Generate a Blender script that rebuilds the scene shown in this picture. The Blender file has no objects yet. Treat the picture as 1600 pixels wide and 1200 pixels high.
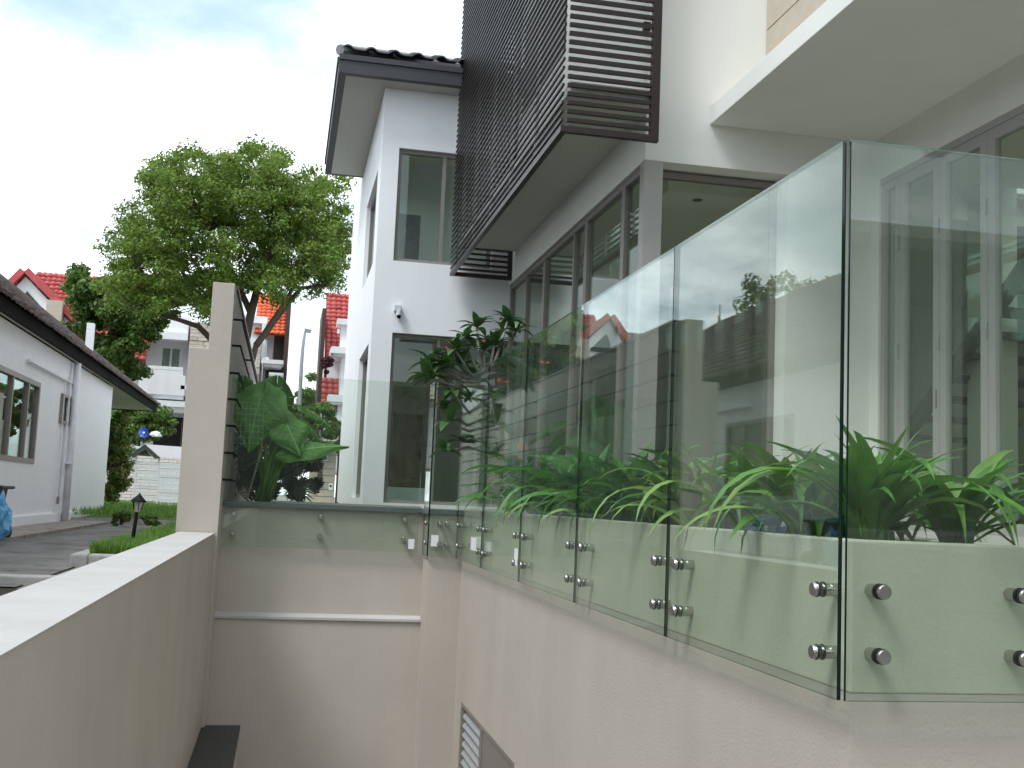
import bpy, math, random
import numpy as np
from mathutils import Vector, Matrix
R = math.radians
random.seed(7)
rng = np.random.default_rng(11)
scene = bpy.context.scene
col = scene.collection

# ---------------------------------------------------------------- camera (eye is the origin, +Y along the pit)
CR = Vector((0.97890237, -0.19986135, 0.04249237)).normalized()
CF = Vector((0.19446140, 0.97510654, 0.10654577)).normalized()
CU = CR.cross(CF).normalized()
cam_d = bpy.data.cameras.new('camera')
cam = bpy.data.objects.new('camera', cam_d)
col.objects.link(cam)
cam_d.sensor_width = 36
cam_d.lens = 39.375
cam_d.clip_start = 0.05
cam_d.clip_end = 3000
m = Matrix.Identity(4)
for i in range(3):
    m[i][0] = CR[i]; m[i][1] = CU[i]; m[i][2] = -CF[i]
cam.matrix_world = m
scene.camera = cam

# ---------------------------------------------------------------- sky, sun, exposure
w = bpy.data.worlds.new('World'); scene.world = w; w.use_nodes = True
nt = w.node_tree; nt.nodes.clear()
def N(t, **k):
    n = nt.nodes.new(t)
    for a, b in k.items(): setattr(n, a, b)
    return n
SUN_EL, SUN_AZ = R(55), R(236)
sky = N('ShaderNodeTexSky', sky_type='NISHITA', sun_disc=False)
sky.sun_elevation = SUN_EL; sky.sun_rotation = SUN_AZ
bg = N('ShaderNodeBackground'); bg.inputs[1].default_value = 0.1
out = N('ShaderNodeOutputWorld')
tc = N('ShaderNodeTexCoord')
sx = N('ShaderNodeSeparateXYZ'); nt.links.new(tc.outputs['Generated'], sx.inputs[0])
mz = N('ShaderNodeMath', operation='ADD'); mz.inputs[1].default_value = 0.28
mx0 = N('ShaderNodeMath', operation='MAXIMUM'); mx0.inputs[1].default_value = 0.0
nt.links.new(sx.outputs[2], mx0.inputs[0]); nt.links.new(mx0.outputs[0], mz.inputs[0])
dv = []
for k in (0, 1):
    d = N('ShaderNodeMath', operation='DIVIDE'); nt.links.new(sx.outputs[k], d.inputs[0]); nt.links.new(mz.outputs[0], d.inputs[1]); dv.append(d)
cb = N('ShaderNodeCombineXYZ'); nt.links.new(dv[0].outputs[0], cb.inputs[0]); nt.links.new(dv[1].outputs[0], cb.inputs[1])
off = N('ShaderNodeVectorMath', operation='ADD'); off.inputs[1].default_value = (1.58, 8.45, 0.0)
nt.links.new(cb.outputs[0], off.inputs[0])
nz = N('ShaderNodeTexNoise'); nz.inputs['Scale'].default_value = 1.1; nz.inputs['Detail'].default_value = 7; nz.inputs['Roughness'].default_value = 0.55
nt.links.new(off.outputs[0], nz.inputs['Vector'])
rp = N('ShaderNodeValToRGB')
rp.color_ramp.elements[0].position = 0.36; rp.color_ramp.elements[0].color = (0, 0, 0, 1)
rp.color_ramp.elements[1].position = 0.62; rp.color_ramp.elements[1].color = (1, 1, 1, 1)
nt.links.new(nz.outputs[0], rp.inputs[0])
nz2 = N('ShaderNodeTexNoise'); nz2.inputs['Scale'].default_value = 2.3; nz2.inputs['Detail'].default_value = 6; nz2.inputs['Roughness'].default_value = 0.6
nt.links.new(cb.outputs[0], nz2.inputs['Vector'])
rp2 = N('ShaderNodeValToRGB')
rp2.color_ramp.elements[0].position = 0.34; rp2.color_ramp.elements[0].color = (0.28, 0.34, 0.40, 1)
rp2.color_ramp.elements[1].position = 0.66; rp2.color_ramp.elements[1].color = (1.0, 1.0, 1.0, 1)
nt.links.new(nz2.outputs[0], rp2.inputs[0])
cl = N('ShaderNodeMixRGB', blend_type='MULTIPLY'); cl.inputs[0].default_value = 1
cl.inputs[2].default_value = (21.5, 21.5, 21.9, 1)
nt.links.new(rp2.outputs[0], cl.inputs[1])
blue = N('ShaderNodeMixRGB', blend_type='ADD'); blue.inputs[0].default_value = 1
blue.inputs[2].default_value = (3.0, 4.1, 4.1, 1)
half = N('ShaderNodeMixRGB', blend_type='MULTIPLY'); half.inputs[0].default_value = 1; half.inputs[2].default_value = (0.5, 0.5, 0.5, 1)
nt.links.new(sky.outputs[0], half.inputs[1]); nt.links.new(half.outputs[0], blue.inputs[1])
mix = N('ShaderNodeMixRGB'); nt.links.new(rp.outputs[0], mix.inputs[0])
nt.links.new(blue.outputs[0], mix.inputs[1]); nt.links.new(cl.outputs[0], mix.inputs[2])
nt.links.new(mix.outputs[0], bg.inputs[0]); nt.links.new(bg.outputs[0], out.inputs[0])
sun_d = bpy.data.lights.new('sun', 'SUN'); sun_d.energy = 1.5; sun_d.angle = R(18); sun_d.color = (1, 0.98, 0.95)
sun = bpy.data.objects.new('sun', sun_d); col.objects.link(sun)
sd = Vector((math.sin(SUN_AZ) * math.cos(SUN_EL), math.cos(SUN_AZ) * math.cos(SUN_EL), math.sin(SUN_EL)))
sun.rotation_euler = sd.to_track_quat('Z', 'Y').to_euler()
scene.view_settings.view_transform = 'Standard'
scene.view_settings.look = 'None'
scene.view_settings.exposure = 0.64
scene.view_settings.gamma = 1
scene.view_settings.use_curve_mapping = False
try:
    scene.cycles.max_bounces = 12; scene.cycles.transparent_max_bounces = 24
except Exception: pass

# ---------------------------------------------------------------- helpers
F_PX = 1750.0
def ray(px, py): return CF + CR * ((px - 800) / F_PX) - CU * ((py - 600) / F_PX)
def atY(px, py, Y): r = ray(px, py); return r * (Y / r.y)
def atX(px, py, X): r = ray(px, py); return r * (X / r.x)
def atZ(px, py, Z): r = ray(px, py); return r * (Z / r.z)

MATS = {}
def mat(name, rgb, rough=0.7, var=0.0, scale=6.0, bump=0.0, bscale=60.0, metal=0.0, spec=0.5, island=0.0, trans=0.0, streak=0.0, dark=None, hue=0.025):
    mt = bpy.data.materials.new(name); mt.use_nodes = True
    t = mt.node_tree; b = t.nodes['Principled BSDF']
    b.inputs['Roughness'].default_value = rough; b.inputs['Metallic'].default_value = metal
    b.inputs['Specular IOR Level'].default_value = spec
    n = lambda s: t.nodes.new(s)
    c = n('ShaderNodeRGB'); c.outputs[0].default_value = (*rgb, 1); last = c.outputs[0]
    tcn = n('ShaderNodeTexCoord')
    if var > 0:
        z = n('ShaderNodeTexNoise'); z.inputs['Scale'].default_value = scale; z.inputs['Detail'].default_value = 8; z.inputs['Roughness'].default_value = 0.65
        t.links.new(tcn.outputs['Object'], z.inputs['Vector'])
        r = n('ShaderNodeMapRange'); r.inputs[1].default_value = 0.3; r.inputs[2].default_value = 0.7; r.inputs[3].default_value = 1 - var; r.inputs[4].default_value = 1 + var * 0.6
        t.links.new(z.outputs[0], r.inputs[0])
        mm = n('ShaderNodeMixRGB'); mm.blend_type = 'MULTIPLY'; mm.inputs[0].default_value = 1
        t.links.new(last, mm.inputs[1]); t.links.new(r.outputs[0], mm.inputs[2]); last = mm.outputs[0]
    if streak > 0:
        mp = n('ShaderNodeMapping'); mp.inputs['Scale'].default_value = (1.7, 1.7, 0.22); t.links.new(tcn.outputs['Object'], mp.inputs[0])
        z = n('ShaderNodeTexNoise'); z.inputs['Scale'].default_value = 1.6; z.inputs['Detail'].default_value = 7
        t.links.new(mp.outputs[0], z.inputs['Vector'])
        r = n('ShaderNodeMapRange'); r.inputs[1].default_value = 0.42; r.inputs[2].default_value = 0.72; r.inputs[3].default_value = 1; r.inputs[4].default_value = 1 - streak
        t.links.new(z.outputs[0], r.inputs[0])
        mm = n('ShaderNodeMixRGB'); mm.blend_type = 'MULTIPLY'; mm.inputs[0].default_value = 1
        t.links.new(last, mm.inputs[1]); t.links.new(r.outputs[0], mm.inputs[2]); last = mm.outputs[0]
    if dark is not None:      # grime spots of their own shape
        z = n('ShaderNodeTexNoise'); z.inputs['Scale'].default_value = dark[1]; z.inputs['Detail'].default_value = 9; z.inputs['Roughness'].default_value = 0.75
        t.links.new(tcn.outputs['Object'], z.inputs['Vector'])
        r = n('ShaderNodeMapRange'); r.inputs[1].default_value = dark[2]; r.inputs[2].default_value = dark[2] + 0.12; r.inputs[3].default_value = 0; r.inputs[4].default_value = dark[3]
        t.links.new(z.outputs[0], r.inputs[0])
        mm = n('ShaderNodeMixRGB'); t.links.new(r.outputs[0], mm.inputs[0]); t.links.new(last, mm.inputs[1]); mm.inputs[2].default_value = (*dark[0], 1); last = mm.outputs[0]
    if island > 0:
        g = n('ShaderNodeNewGeometry')
        hs = n('ShaderNodeHueSaturation')
        r = n('ShaderNodeMapRange'); r.inputs[3].default_value = 1 - island; r.inputs[4].default_value = 1 + island
        t.links.new(g.outputs['Random Per Island'], r.inputs[0]); t.links.new(r.outputs[0], hs.inputs['Value'])
        ml = n('ShaderNodeMath'); ml.operation = 'MULTIPLY'; ml.inputs[1].default_value = 7.31; t.links.new(g.outputs['Random Per Island'], ml.inputs[0])
        fr = n('ShaderNodeMath'); fr.operation = 'FRACT'; t.links.new(ml.outputs[0], fr.inputs[0])
        r2 = n('ShaderNodeMapRange'); r2.inputs[3].default_value = 0.495 - hue; r2.inputs[4].default_value = 0.495 + hue
        t.links.new(fr.outputs[0], r2.inputs[0]); t.links.new(r2.outputs[0], hs.inputs['Hue'])
        t.links.new(last, hs.inputs['Color']); last = hs.outputs[0]
    t.links.new(last, b.inputs['Base Color'])
    if bump > 0:
        z = n('ShaderNodeTexNoise'); z.inputs['Scale'].default_value = bscale; z.inputs['Detail'].default_value = 5
        t.links.new(tcn.outputs['Object'], z.inputs['Vector'])
        bp = n('ShaderNodeBump'); bp.inputs['Strength'].default_value = bump; bp.inputs['Distance'].default_value = 0.01
        t.links.new(z.outputs[0], bp.inputs['Height']); t.links.new(bp.outputs[0], b.inputs['Normal'])
    if trans > 0:
        tr = n('ShaderNodeBsdfTranslucent'); t.links.new(last, tr.inputs[0])
        ms = n('ShaderNodeMixShader'); ms.inputs[0].default_value = trans
        t.links.new(b.outputs[0], ms.inputs[1]); t.links.new(tr.outputs[0], ms.inputs[2])
        t.links.new(ms.outputs[0], t.nodes['Material Output'].inputs[0])
    MATS[name] = mt
    return mt

def glass_mat(name, tint, ior=1.47, haze=0.0):
    mt = bpy.data.materials.new(name); mt.use_nodes = True
    t = mt.node_tree; t.nodes.clear(); n = lambda s: t.nodes.new(s)
    o = n('ShaderNodeOutputMaterial'); tr = n('ShaderNodeBsdfTransparent'); tr.inputs[0].default_value = (*tint, 1)
    gl = n('ShaderNodeBsdfGlossy'); gl.inputs['Roughness'].default_value = 0.0; gl.inputs[0].default_value = (0.93, 1.0, 0.97, 1)
    fr = n('ShaderNodeFresnel'); g = n('ShaderNodeNewGeometry')
    mr = n('ShaderNodeMapRange'); mr.inputs[3].default_value = ior; mr.inputs[4].default_value = 1 / ior
    t.links.new(g.outputs['Backfacing'], mr.inputs[0]); t.links.new(mr.outputs[0], fr.inputs[0])
    ms = n('ShaderNodeMixShader'); t.links.new(fr.outputs[0], ms.inputs[0]); t.links.new(tr.outputs[0], ms.inputs[1]); t.links.new(gl.outputs[0], ms.inputs[2])
    last = ms.outputs[0]
    if haze > 0:     # a film of dust on the pane
        df = n('ShaderNodeBsdfDiffuse'); df.inputs[0].default_value = (0.6, 0.65, 0.6, 1)
        m2 = n('ShaderNodeMixShader'); tcg = n('ShaderNodeTexCoord'); mpg = n('ShaderNodeMapping'); mpg.inputs['Scale'].default_value = (3, 3, 0.9)
        zz = n('ShaderNodeTexNoise'); zz.inputs['Scale'].default_value = 2.5; zz.inputs['Detail'].default_value = 8; zz.inputs['Roughness'].default_value = 0.7
        t.links.new(tcg.outputs['Object'], mpg.inputs[0]); t.links.new(mpg.outputs[0], zz.inputs['Vector'])
        rr_ = n('ShaderNodeMapRange'); rr_.inputs[1].default_value = 0.42; rr_.inputs[2].default_value = 0.75; rr_.inputs[3].default_value = haze * .3; rr_.inputs[4].default_value = haze * 4
        t.links.new(zz.outputs[0], rr_.inputs[0]); t.links.new(rr_.outputs[0], m2.inputs[0])
        t.links.new(last, m2.inputs[1]); t.links.new(df.outputs[0], m2.inputs[2]); last = m2.outputs[0]
    t.links.new(last, o.inputs[0])
    return mt

class MB:
    def __init__(s): s.v = []; s.f = []; s.m = []
    def add(s, vs, fs, mi=0):
        o = len(s.v); s.v += [tuple(x) for x in vs]; s.f += [tuple(i + o for i in f) for f in fs]; s.m += [mi] * len(fs); return s
    def box(s, x0, x1, y0, y1, z0, z1, mi=0, side_mi=None):
        if x0 > x1: x0, x1 = x1, x0
        if y0 > y1: y0, y1 = y1, y0
        if z0 > z1: z0, z1 = z1, z0
        vs = [(x0, y0, z0), (x1, y0, z0), (x1, y1, z0), (x0, y1, z0), (x0, y0, z1), (x1, y0, z1), (x1, y1, z1), (x0, y1, z1)]
        fs = [(0, 3, 2, 1), (4, 5, 6, 7), (0, 1, 5, 4), (1, 2, 6, 5), (2, 3, 7, 6), (3, 0, 4, 7)]
        return s.add(vs, fs, mi)
    def quad(s, a, b, c, d, mi=0): return s.add([a, b, c, d], [(0, 1, 2, 3)], mi)
    def prism(s, pts, ax, a0, a1, mi=0):   # pts: 2D outline; extruded along axis ax
        def mk(p, a):
            if ax == 'y': return (p[0], a, p[1])
            if ax == 'x': return (a, p[0], p[1])
            return (p[0], p[1], a)
        n = len(pts); vs = [mk(p, a0) for p in pts] + [mk(p, a1) for p in pts]
        fs = [tuple(range(n)), tuple(range(2 * n - 1, n - 1, -1))] + [(i, i + n, (i + 1) % n + n, (i + 1) % n) for i in range(n)]
        return s.add(vs, fs, mi)
    def tube(s, pts, rad, n=8, mi=0, cap=True):
        pts = [Vector(p) for p in pts]
        if not hasattr(rad, '__len__'): rad = [rad] * len(pts)
        vs = []; fs = []
        for i, p in enumerate(pts):
            d = (pts[min(i + 1, len(pts) - 1)] - pts[max(i - 1, 0)]).normalized()
            a = d.orthogonal().normalized() if i == 0 else (a - d * a.dot(d)).normalized()
            b = d.cross(a)
            for k in range(n):
                t = 2 * math.pi * k / n; vs.append(p + (a * math.cos(t) + b * math.sin(t)) * rad[i])
        for i in range(len(pts) - 1):
            for k in range(n):
                fs.append((i * n + k, i * n + (k + 1) % n, (i + 1) * n + (k + 1) % n, (i + 1) * n + k))
        if cap: fs += [tuple(range(n))[::-1], tuple(range((len(pts) - 1) * n, len(pts) * n))]
        return s.add(vs, fs, mi)
    def build(s, name, mats, parent=None, org=(0, 0, 0), smooth=False, bevel=0.0):
        if parent is not None: org = WPOS.get(parent, Vector((0, 0, 0)))
        org = Vector(org)
        me = bpy.data.meshes.new(name)
        me.from_pydata([tuple(Vector(v) - org) for v in s.v], [], s.f)
        if not isinstance(mats, (list, tuple)): mats = [mats]
        for q in mats: me.materials.append(q)
        if len(mats) > 1: me.polygons.foreach_set('material_index', s.m)
        if smooth: me.polygons.foreach_set('use_smooth', [True] * len(me.polygons))
        me.update()
        o = bpy.data.objects.new(name, me); col.objects.link(o)
        if parent is not None: o.parent = parent; WPOS[o] = org
        else: o.location = org; WPOS[o] = org
        if bevel > 0:
            b = o.modifiers.new('bevel', 'BEVEL'); b.width = bevel; b.segments = 2; b.limit_method = 'ANGLE'
            b.harden_normals = False
        return o
WPOS = {}
def tag(o, label=None, cat=None, group=None, kind=None):
    if label: o['label'] = label
    if cat: o['category'] = cat
    if group: o['group'] = group
    if kind: o['kind'] = kind
    return o
def thing(name, label, cat, loc, group=None):
    o = bpy.data.objects.new(name, None); col.objects.link(o); o.location = loc; WPOS[o] = Vector(loc)
    o.empty_display_size = 0.2
    return tag(o, label, cat, group)
def inst(name, src, parent, loc, rot=None, scale=1.0):       # another piece with the same mesh; loc in world space
    o = bpy.data.objects.new(name, src if isinstance(src, bpy.types.Mesh) else src.data); col.objects.link(o); o.parent = parent
    M4 = Matrix.Translation(Vector(loc) - WPOS[parent])
    if rot is not None: M4 = M4 @ (rot if isinstance(rot, Matrix) else Matrix.Rotation(rot, 4, 'Z'))
    if hasattr(scale, '__len__'): M4 = M4 @ Matrix.Diagonal((*scale, 1))
    elif scale != 1.0: M4 = M4 @ Matrix.Scale(scale, 4)
    o.matrix_basis = M4
    return o
def mesh_of(mb, name, mats, smooth=False):
    o = mb.build(name, mats, smooth=smooth); me = o.data; del WPOS[o]; bpy.data.objects.remove(o); return me
def wall_cells(mb, ax, c0, c1, u0, u1, z0, z1, holes, mi=0):
    us = sorted({u0, u1, *[h[0] for h in holes], *[h[1] for h in holes]}); zs = sorted({z0, z1, *[h[2] for h in holes], *[h[3] for h in holes]})
    us = [u for u in us if u0 <= u <= u1]; zs = [z for z in zs if z0 <= z <= z1]
    for a, b in zip(us, us[1:]):
        run = None
        for c, d in zip(zs, zs[1:]):
            mu, mz_ = (a + b) / 2, (c + d) / 2
            hole = any(h[0] < mu < h[1] and h[2] < mz_ < h[3] for h in holes)
            if hole:
                if run: (mb.box(a, b, c0, c1, *run, mi) if ax == 'y' else mb.box(c0, c1, a, b, *run, mi)); run = None
            else: run = (run[0], d) if run else (c, d)
        if run: (mb.box(a, b, c0, c1, *run, mi) if ax == 'y' else mb.box(c0, c1, a, b, *run, mi))
    return mb
def mesh_np(name, V, Fq, mats, parent=None, smooth=False, org=None):
    me = bpy.data.meshes.new(name); k = Fq.shape[1]
    o3 = np.array(WPOS[parent]) if parent is not None else (np.array(org) if org is not None else np.zeros(3))
    V = (V - o3).astype(np.float32)
    me.vertices.add(len(V)); me.vertices.foreach_set('co', V.ravel())
    me.loops.add(Fq.size); me.loops.foreach_set('vertex_index', Fq.astype(np.int32).ravel())
    me.polygons.add(len(Fq)); me.polygons.foreach_set('loop_start', np.arange(0, Fq.size, k, dtype=np.int32)); me.polygons.foreach_set('loop_total', np.full(len(Fq), k, np.int32))
    me.materials.append(mats); me.update(calc_edges=True); me.validate()
    if smooth: me.polygons.foreach_set('use_smooth', [True] * len(me.polygons))
    o = bpy.data.objects.new(name, me); col.objects.link(o)
    if parent is not None: o.parent = parent
    else: o.location = o3
    WPOS[o] = Vector(o3)
    return o

# ---------------------------------------------------------------- materials
plaster = mat('beige_plaster', (0.50, 0.452, 0.398), 0.85, 0.08, 1.1, 0.22, 90, streak=0.045, dark=((0.20, 0.18, 0.15), 26, 0.735, 0.35))
plaster_top = mat('pale_plaster', (0.48, 0.465, 0.455), 0.8, 0.10, 3.0, 0.25, 70, dark=((0.25, 0.23, 0.2), 14, 0.72, 0.6))
planter_m = mat('cream_planter_plaster', (0.60, 0.58, 0.48), 0.85, 0.06, 2.5, 0.2, 80, streak=0.08)
white = mat('white_wall_paint', (0.86, 0.875, 0.90), 0.75, 0.03, 1.0, 0.12, 120, streak=0.03)
cream_white = mat('cream_white_paint', (0.74, 0.745, 0.70), 0.75, 0.03, 1.0, 0.12, 120, streak=0.03)
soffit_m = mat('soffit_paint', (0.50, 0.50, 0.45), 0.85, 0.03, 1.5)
far_white = mat('far_white_paint', (0.82, 0.83, 0.86), 0.75, 0.05, 0.7, streak=0.08)
oldwhite = mat('weathered_white_render', (0.84, 0.86, 0.90), 0.9, 0.05, 9.0, 0.6, 45, streak=0.015, dark=((0.45, 0.48, 0.48), 22, 0.62, 0.5))
bronze = mat('bronze_slat_metal', (0.028, 0.019, 0.018), 0.38, 0.08, 5, metal=0.3)
frame_m = mat('taupe_window_frame', (0.23, 0.205, 0.185), 0.45, 0.04, 4)
door_m = mat('grey_door_frame', (0.36, 0.35, 0.33), 0.5, 0.04, 4)
dkgrey = mat('dark_grey_gutter', (0.035, 0.036, 0.042), 0.5, 0.1, 6)
tile_dk = mat('grey_roof_tile', (0.24, 0.235, 0.25), 0.75, 0.2, 12, island=0.2)
tile_br = mat('weathered_brown_roof_tile', (0.115, 0.088, 0.078), 0.9, 0.2, 9, 0.3, 50, island=0.22, hue=0.008)
tile_red = mat('red_roof_tile', (0.46, 0.085, 0.07), 0.65, 0.2, 3, island=0.14, hue=0.008)
tile_or = mat('orange_roof_tile', (0.72, 0.16, 0.05), 0.65, 0.2, 3, island=0.14, hue=0.008)
fascia_m = mat('dark_fascia_board', (0.012, 0.010, 0.010), 0.95, 0.2, 6, spec=0.1)
steel = mat('brushed_steel', (0.52, 0.51, 0.49), 0.27, 0.05, 40, metal=1.0)
rubber = mat('black_rubber', (0.012, 0.012, 0.012), 0.6)
granite = mat('grey_granite', (0.16, 0.17, 0.18), 0.45, 0.35, 90, dark=((0.05, 0.05, 0.05), 60, 0.55, 0.5))
slate = mat('dark_slate_top', (0.035, 0.037, 0.036), 0.55, 0.2, 20, dark=((0.3, 0.3, 0.3), 60, 0.78, 0.7))
concrete = mat('grey_concrete', (0.36, 0.355, 0.34), 0.9, 0.25, 5, 0.5, 40, dark=((0.10, 0.10, 0.09), 4, 0.55, 0.6))
asphalt = mat('stained_driveway_concrete', (0.19, 0.175, 0.165), 0.9, 0.35, 2.2, 0.6, 50, dark=((0.05, 0.048, 0.045), 3.0, 0.5, 0.7))
apron_m = mat('pinkish_apron_paving', (0.32, 0.27, 0.25), 0.9, 0.3, 3, 0.4, 30, dark=((0.09, 0.085, 0.08), 4.0, 0.49, 0.85))
ground_m = mat('ground_soil', (0.20, 0.19, 0.16), 0.95, 0.3, 1.0, 0.4, 10)
lawn_m = mat('lawn_soil', (0.075, 0.12, 0.03), 0.95, 0.35, 3, 0.6, 60)
soil_m = mat('dark_soil', (0.045, 0.034, 0.026), 0.95, 0.4, 20, 0.8, 60)
floor_m = mat('terrace_tile', (0.42, 0.40, 0.37), 0.4, 0.05, 3)
stone_m = mat('beige_stone_panel', (0.50, 0.43, 0.35), 0.75, 0.10, 6, 0.3, 40)
brick_m = mat('painted_brick', (0.66, 0.60, 0.56), 0.9, 0.15, 5, 0.4, 40)
mortar_m = mat('recessed_joint', (0.34, 0.30, 0.27), 0.95, 0.1, 5)
cobble_m = mat('stacked_stone', (0.60, 0.54, 0.46), 0.9, 0.2, 4, 0.6, 20, island=0.15)
interior = mat('interior_cream_wall', (0.76, 0.74, 0.66), 0.85, 0.03, 1)
ceil_m = mat('interior_ceiling', (0.80, 0.77, 0.68), 0.85, 0.02, 1)
wood_dk = mat('dark_timber', (0.07, 0.035, 0.022), 0.5, 0.3, 8)
black_m = mat('black_lamp_metal', (0.008, 0.008, 0.009), 0.7, spec=0.2)
lampglass = mat('frosted_lamp_glass', (0.45, 0.43, 0.38), 0.3)
bark = mat('grey_brown_bark', (0.10, 0.078, 0.06), 0.9, 0.35, 10, 0.8, 30)
frangi_bark = mat('frangipani_bark', (0.24, 0.23, 0.20), 0.8, 0.25, 20, 0.4, 60)
leaf_tree = mat('tree_leaf', (0.145, 0.235, 0.035), 0.5, island=0.5, trans=0.5)
leaf_tree2 = mat('dark_tree_leaf', (0.085, 0.16, 0.025), 0.5, island=0.45, trans=0.4)
leaf_bush = mat('bush_leaf', (0.10, 0.18, 0.03), 0.5, island=0.5, trans=0.3)
leaf_orange = mat('orange_flowering_leaf', (0.25, 0.11, 0.03), 0.6, island=0.5, trans=0.3)
leaf_strap = mat('strap_leaf', (0.10, 0.26, 0.042), 0.38, 0.3, 14, trans=0.28, dark=((0.24, 0.19, 0.06), 4, 0.66, 0.7))
leaf_strap2 = mat('young_strap_leaf', (0.18, 0.32, 0.07), 0.35, 0.2, 14, trans=0.28)
leaf_dark = mat('dark_strap_leaf', (0.055, 0.14, 0.035), 0.4, 0.2, 14, trans=0.2)
leaf_dark2 = mat('broad_strap_leaf', (0.06, 0.21, 0.028), 0.4, 0.3, 10, trans=0.25)
leaf_frangi = mat('frangipani_leaf', (0.055, 0.125, 0.035), 0.4, 0.2, 14, trans=0.2)
leaf_ear = mat('elephant_ear_leaf', (0.12, 0.30, 0.055), 0.6, 0.3, 9, 0.4, 25, trans=0.25)
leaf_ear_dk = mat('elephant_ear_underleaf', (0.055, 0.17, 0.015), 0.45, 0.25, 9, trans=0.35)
stalk = mat('pale_green_stalk', (0.13, 0.27, 0.03), 0.4, 0.15, 8)
cane = mat('grey_cane', (0.28, 0.24, 0.18), 0.8, 0.3, 20)
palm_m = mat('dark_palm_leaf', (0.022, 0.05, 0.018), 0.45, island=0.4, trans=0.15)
grass_m = mat('grass_blade', (0.15, 0.29, 0.05), 0.6, island=0.4, trans=0.3)
flower_pk = mat('pink_flower', (0.40, 0.06, 0.09), 0.6, island=0.3)
flower_or = mat('orange_flower', (0.60, 0.16, 0.05), 0.6, island=0.3)
bougain = mat('maroon_leaf', (0.10, 0.02, 0.025), 0.6, island=0.4)
blue_bag = mat('blue_plastic', (0.012, 0.075, 0.13), 0.35, 0.4, 6)
blue_bag2 = mat('pale_blue_bag', (0.12, 0.36, 0.60), 0.35, 0.45, 8)
bin_lid = mat('teal_bin_lid', (0.03, 0.15, 0.24), 0.5, 0.1, 6)
bin_body = mat('dark_bin_body', (0.012, 0.018, 0.018), 0.55)
paper = mat('white_paper_sticker', (0.80, 0.80, 0.80), 0.7)
curtain = mat('green_curtain', (0.10, 0.26, 0.22), 0.8, 0.3, 3)
grey_pipe = mat('grey_painted_pipe', (0.74, 0.74, 0.78), 0.6, 0.1, 8)
galv = mat('galvanised_steel', (0.42, 0.44, 0.46), 0.5, 0.1, 8, metal=0.3)
sign_blue = mat('blue_number_plate', (0.02, 0.05, 0.18), 0.4)
pin_blue = mat('blue_pinwheel', (0.05, 0.10, 0.60), 0.4)
tin_roof = mat('white_tin_roof', (0.80, 0.78, 0.82), 0.5, 0.05, 5)
tin_dk = mat('weathered_gable_board', (0.05, 0.06, 0.045), 0.8, 0.2, 8)
slat_white = mat('white_slat_paint', (0.62, 0.65, 0.68), 0.6, 0.08, 5)
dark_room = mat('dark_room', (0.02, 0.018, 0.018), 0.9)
pale_green_wire = mat('pale_green_wire', (0.30, 0.42, 0.33), 0.6)
rear_m = mat('dark_blocker_render', (0.24, 0.225, 0.19), 0.9, 0.2, 3)  # kept dark so the added rear wall reflects dimly in the panes
vein_m = mat('pale_leaf_vein', (0.26, 0.46, 0.16), 0.6)
glass = glass_mat('green_tinted_glass', (0.915, 0.955, 0.925), haze=0.006)
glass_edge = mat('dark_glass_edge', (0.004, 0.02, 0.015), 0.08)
glass_edge_lt = mat('lit_glass_edge', (0.16, 0.42, 0.34), 0.1)  # lighter copy for top edges; their catch of light is in the colour
pane_m = glass_mat('window_glass', (0.86, 0.91, 0.87))

# ---------------------------------------------------------------- ground
XI, XO, XW, XG = -0.54, -0.825, 1.60, 1.54
ZP = -0.347
def st(name, mb, m_, **k): return tag(mb.build(name, m_, **k), kind='structure')
g = MB()
g.quad((-600, 6.45, -0.56), (-0.83, 6.45, -0.56), (-0.83, 900, -0.56), (-600, 900, -0.56))
g.quad((-0.83, 10.6, -0.56), (600, 10.6, -0.56), (600, 900, -0.56), (-0.83, 900, -0.56))
g.quad((-600, -300, -0.98), (-0.83, -300, -0.98), (-0.83, 6.45, -0.98), (-600, 6.45, -0.98))
g.quad((-0.83, -300, -0.98), (600, -300, -0.98), (600, -6, -0.98), (-0.83, -6, -0.98))
st('ground', g, ground_m)
st('driveway', MB().quad((-3.12, 6.45, -0.55), (-1.36, 6.45, -0.55), (-1.36, 21.2, -0.55), (-3.12, 21.2, -0.55)), asphalt)
st('apron_paving', MB().box(-3.09, -2.5, 6.5, 18.0, -0.56, -0.515), apron_m)
st('pit_floor', MB().quad((-0.6, -6, -3.1), (12, -6, -3.1), (12, 10.4, -3.1), (-0.6, 10.4, -3.1)), concrete)
st('lawn', MB().quad((-1.3, 8.3, -0.50), (-0.84, 8.3, -0.50), (-0.84, 18, -0.485), (-1.3, 18, -0.485)).quad((-3.08, 18, -0.49), (-0.84, 18, -0.485), (-0.84, 34, -0.40), (-3.08, 34, -0.40)).quad((-9, 21.3, -0.48), (-3.08, 21.3, -0.478), (-3.08, 34, -0.40), (-9, 34, -0.40)), lawn_m)
tag(MB().box(-3.08, -1.3, 17.92, 18.0, -0.56, -0.475).build('lawn_kerb', concrete, org=(-2, 18, -.56)), 'thin pale kerb where the neighbour lawn meets the driveway', 'kerb')
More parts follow.
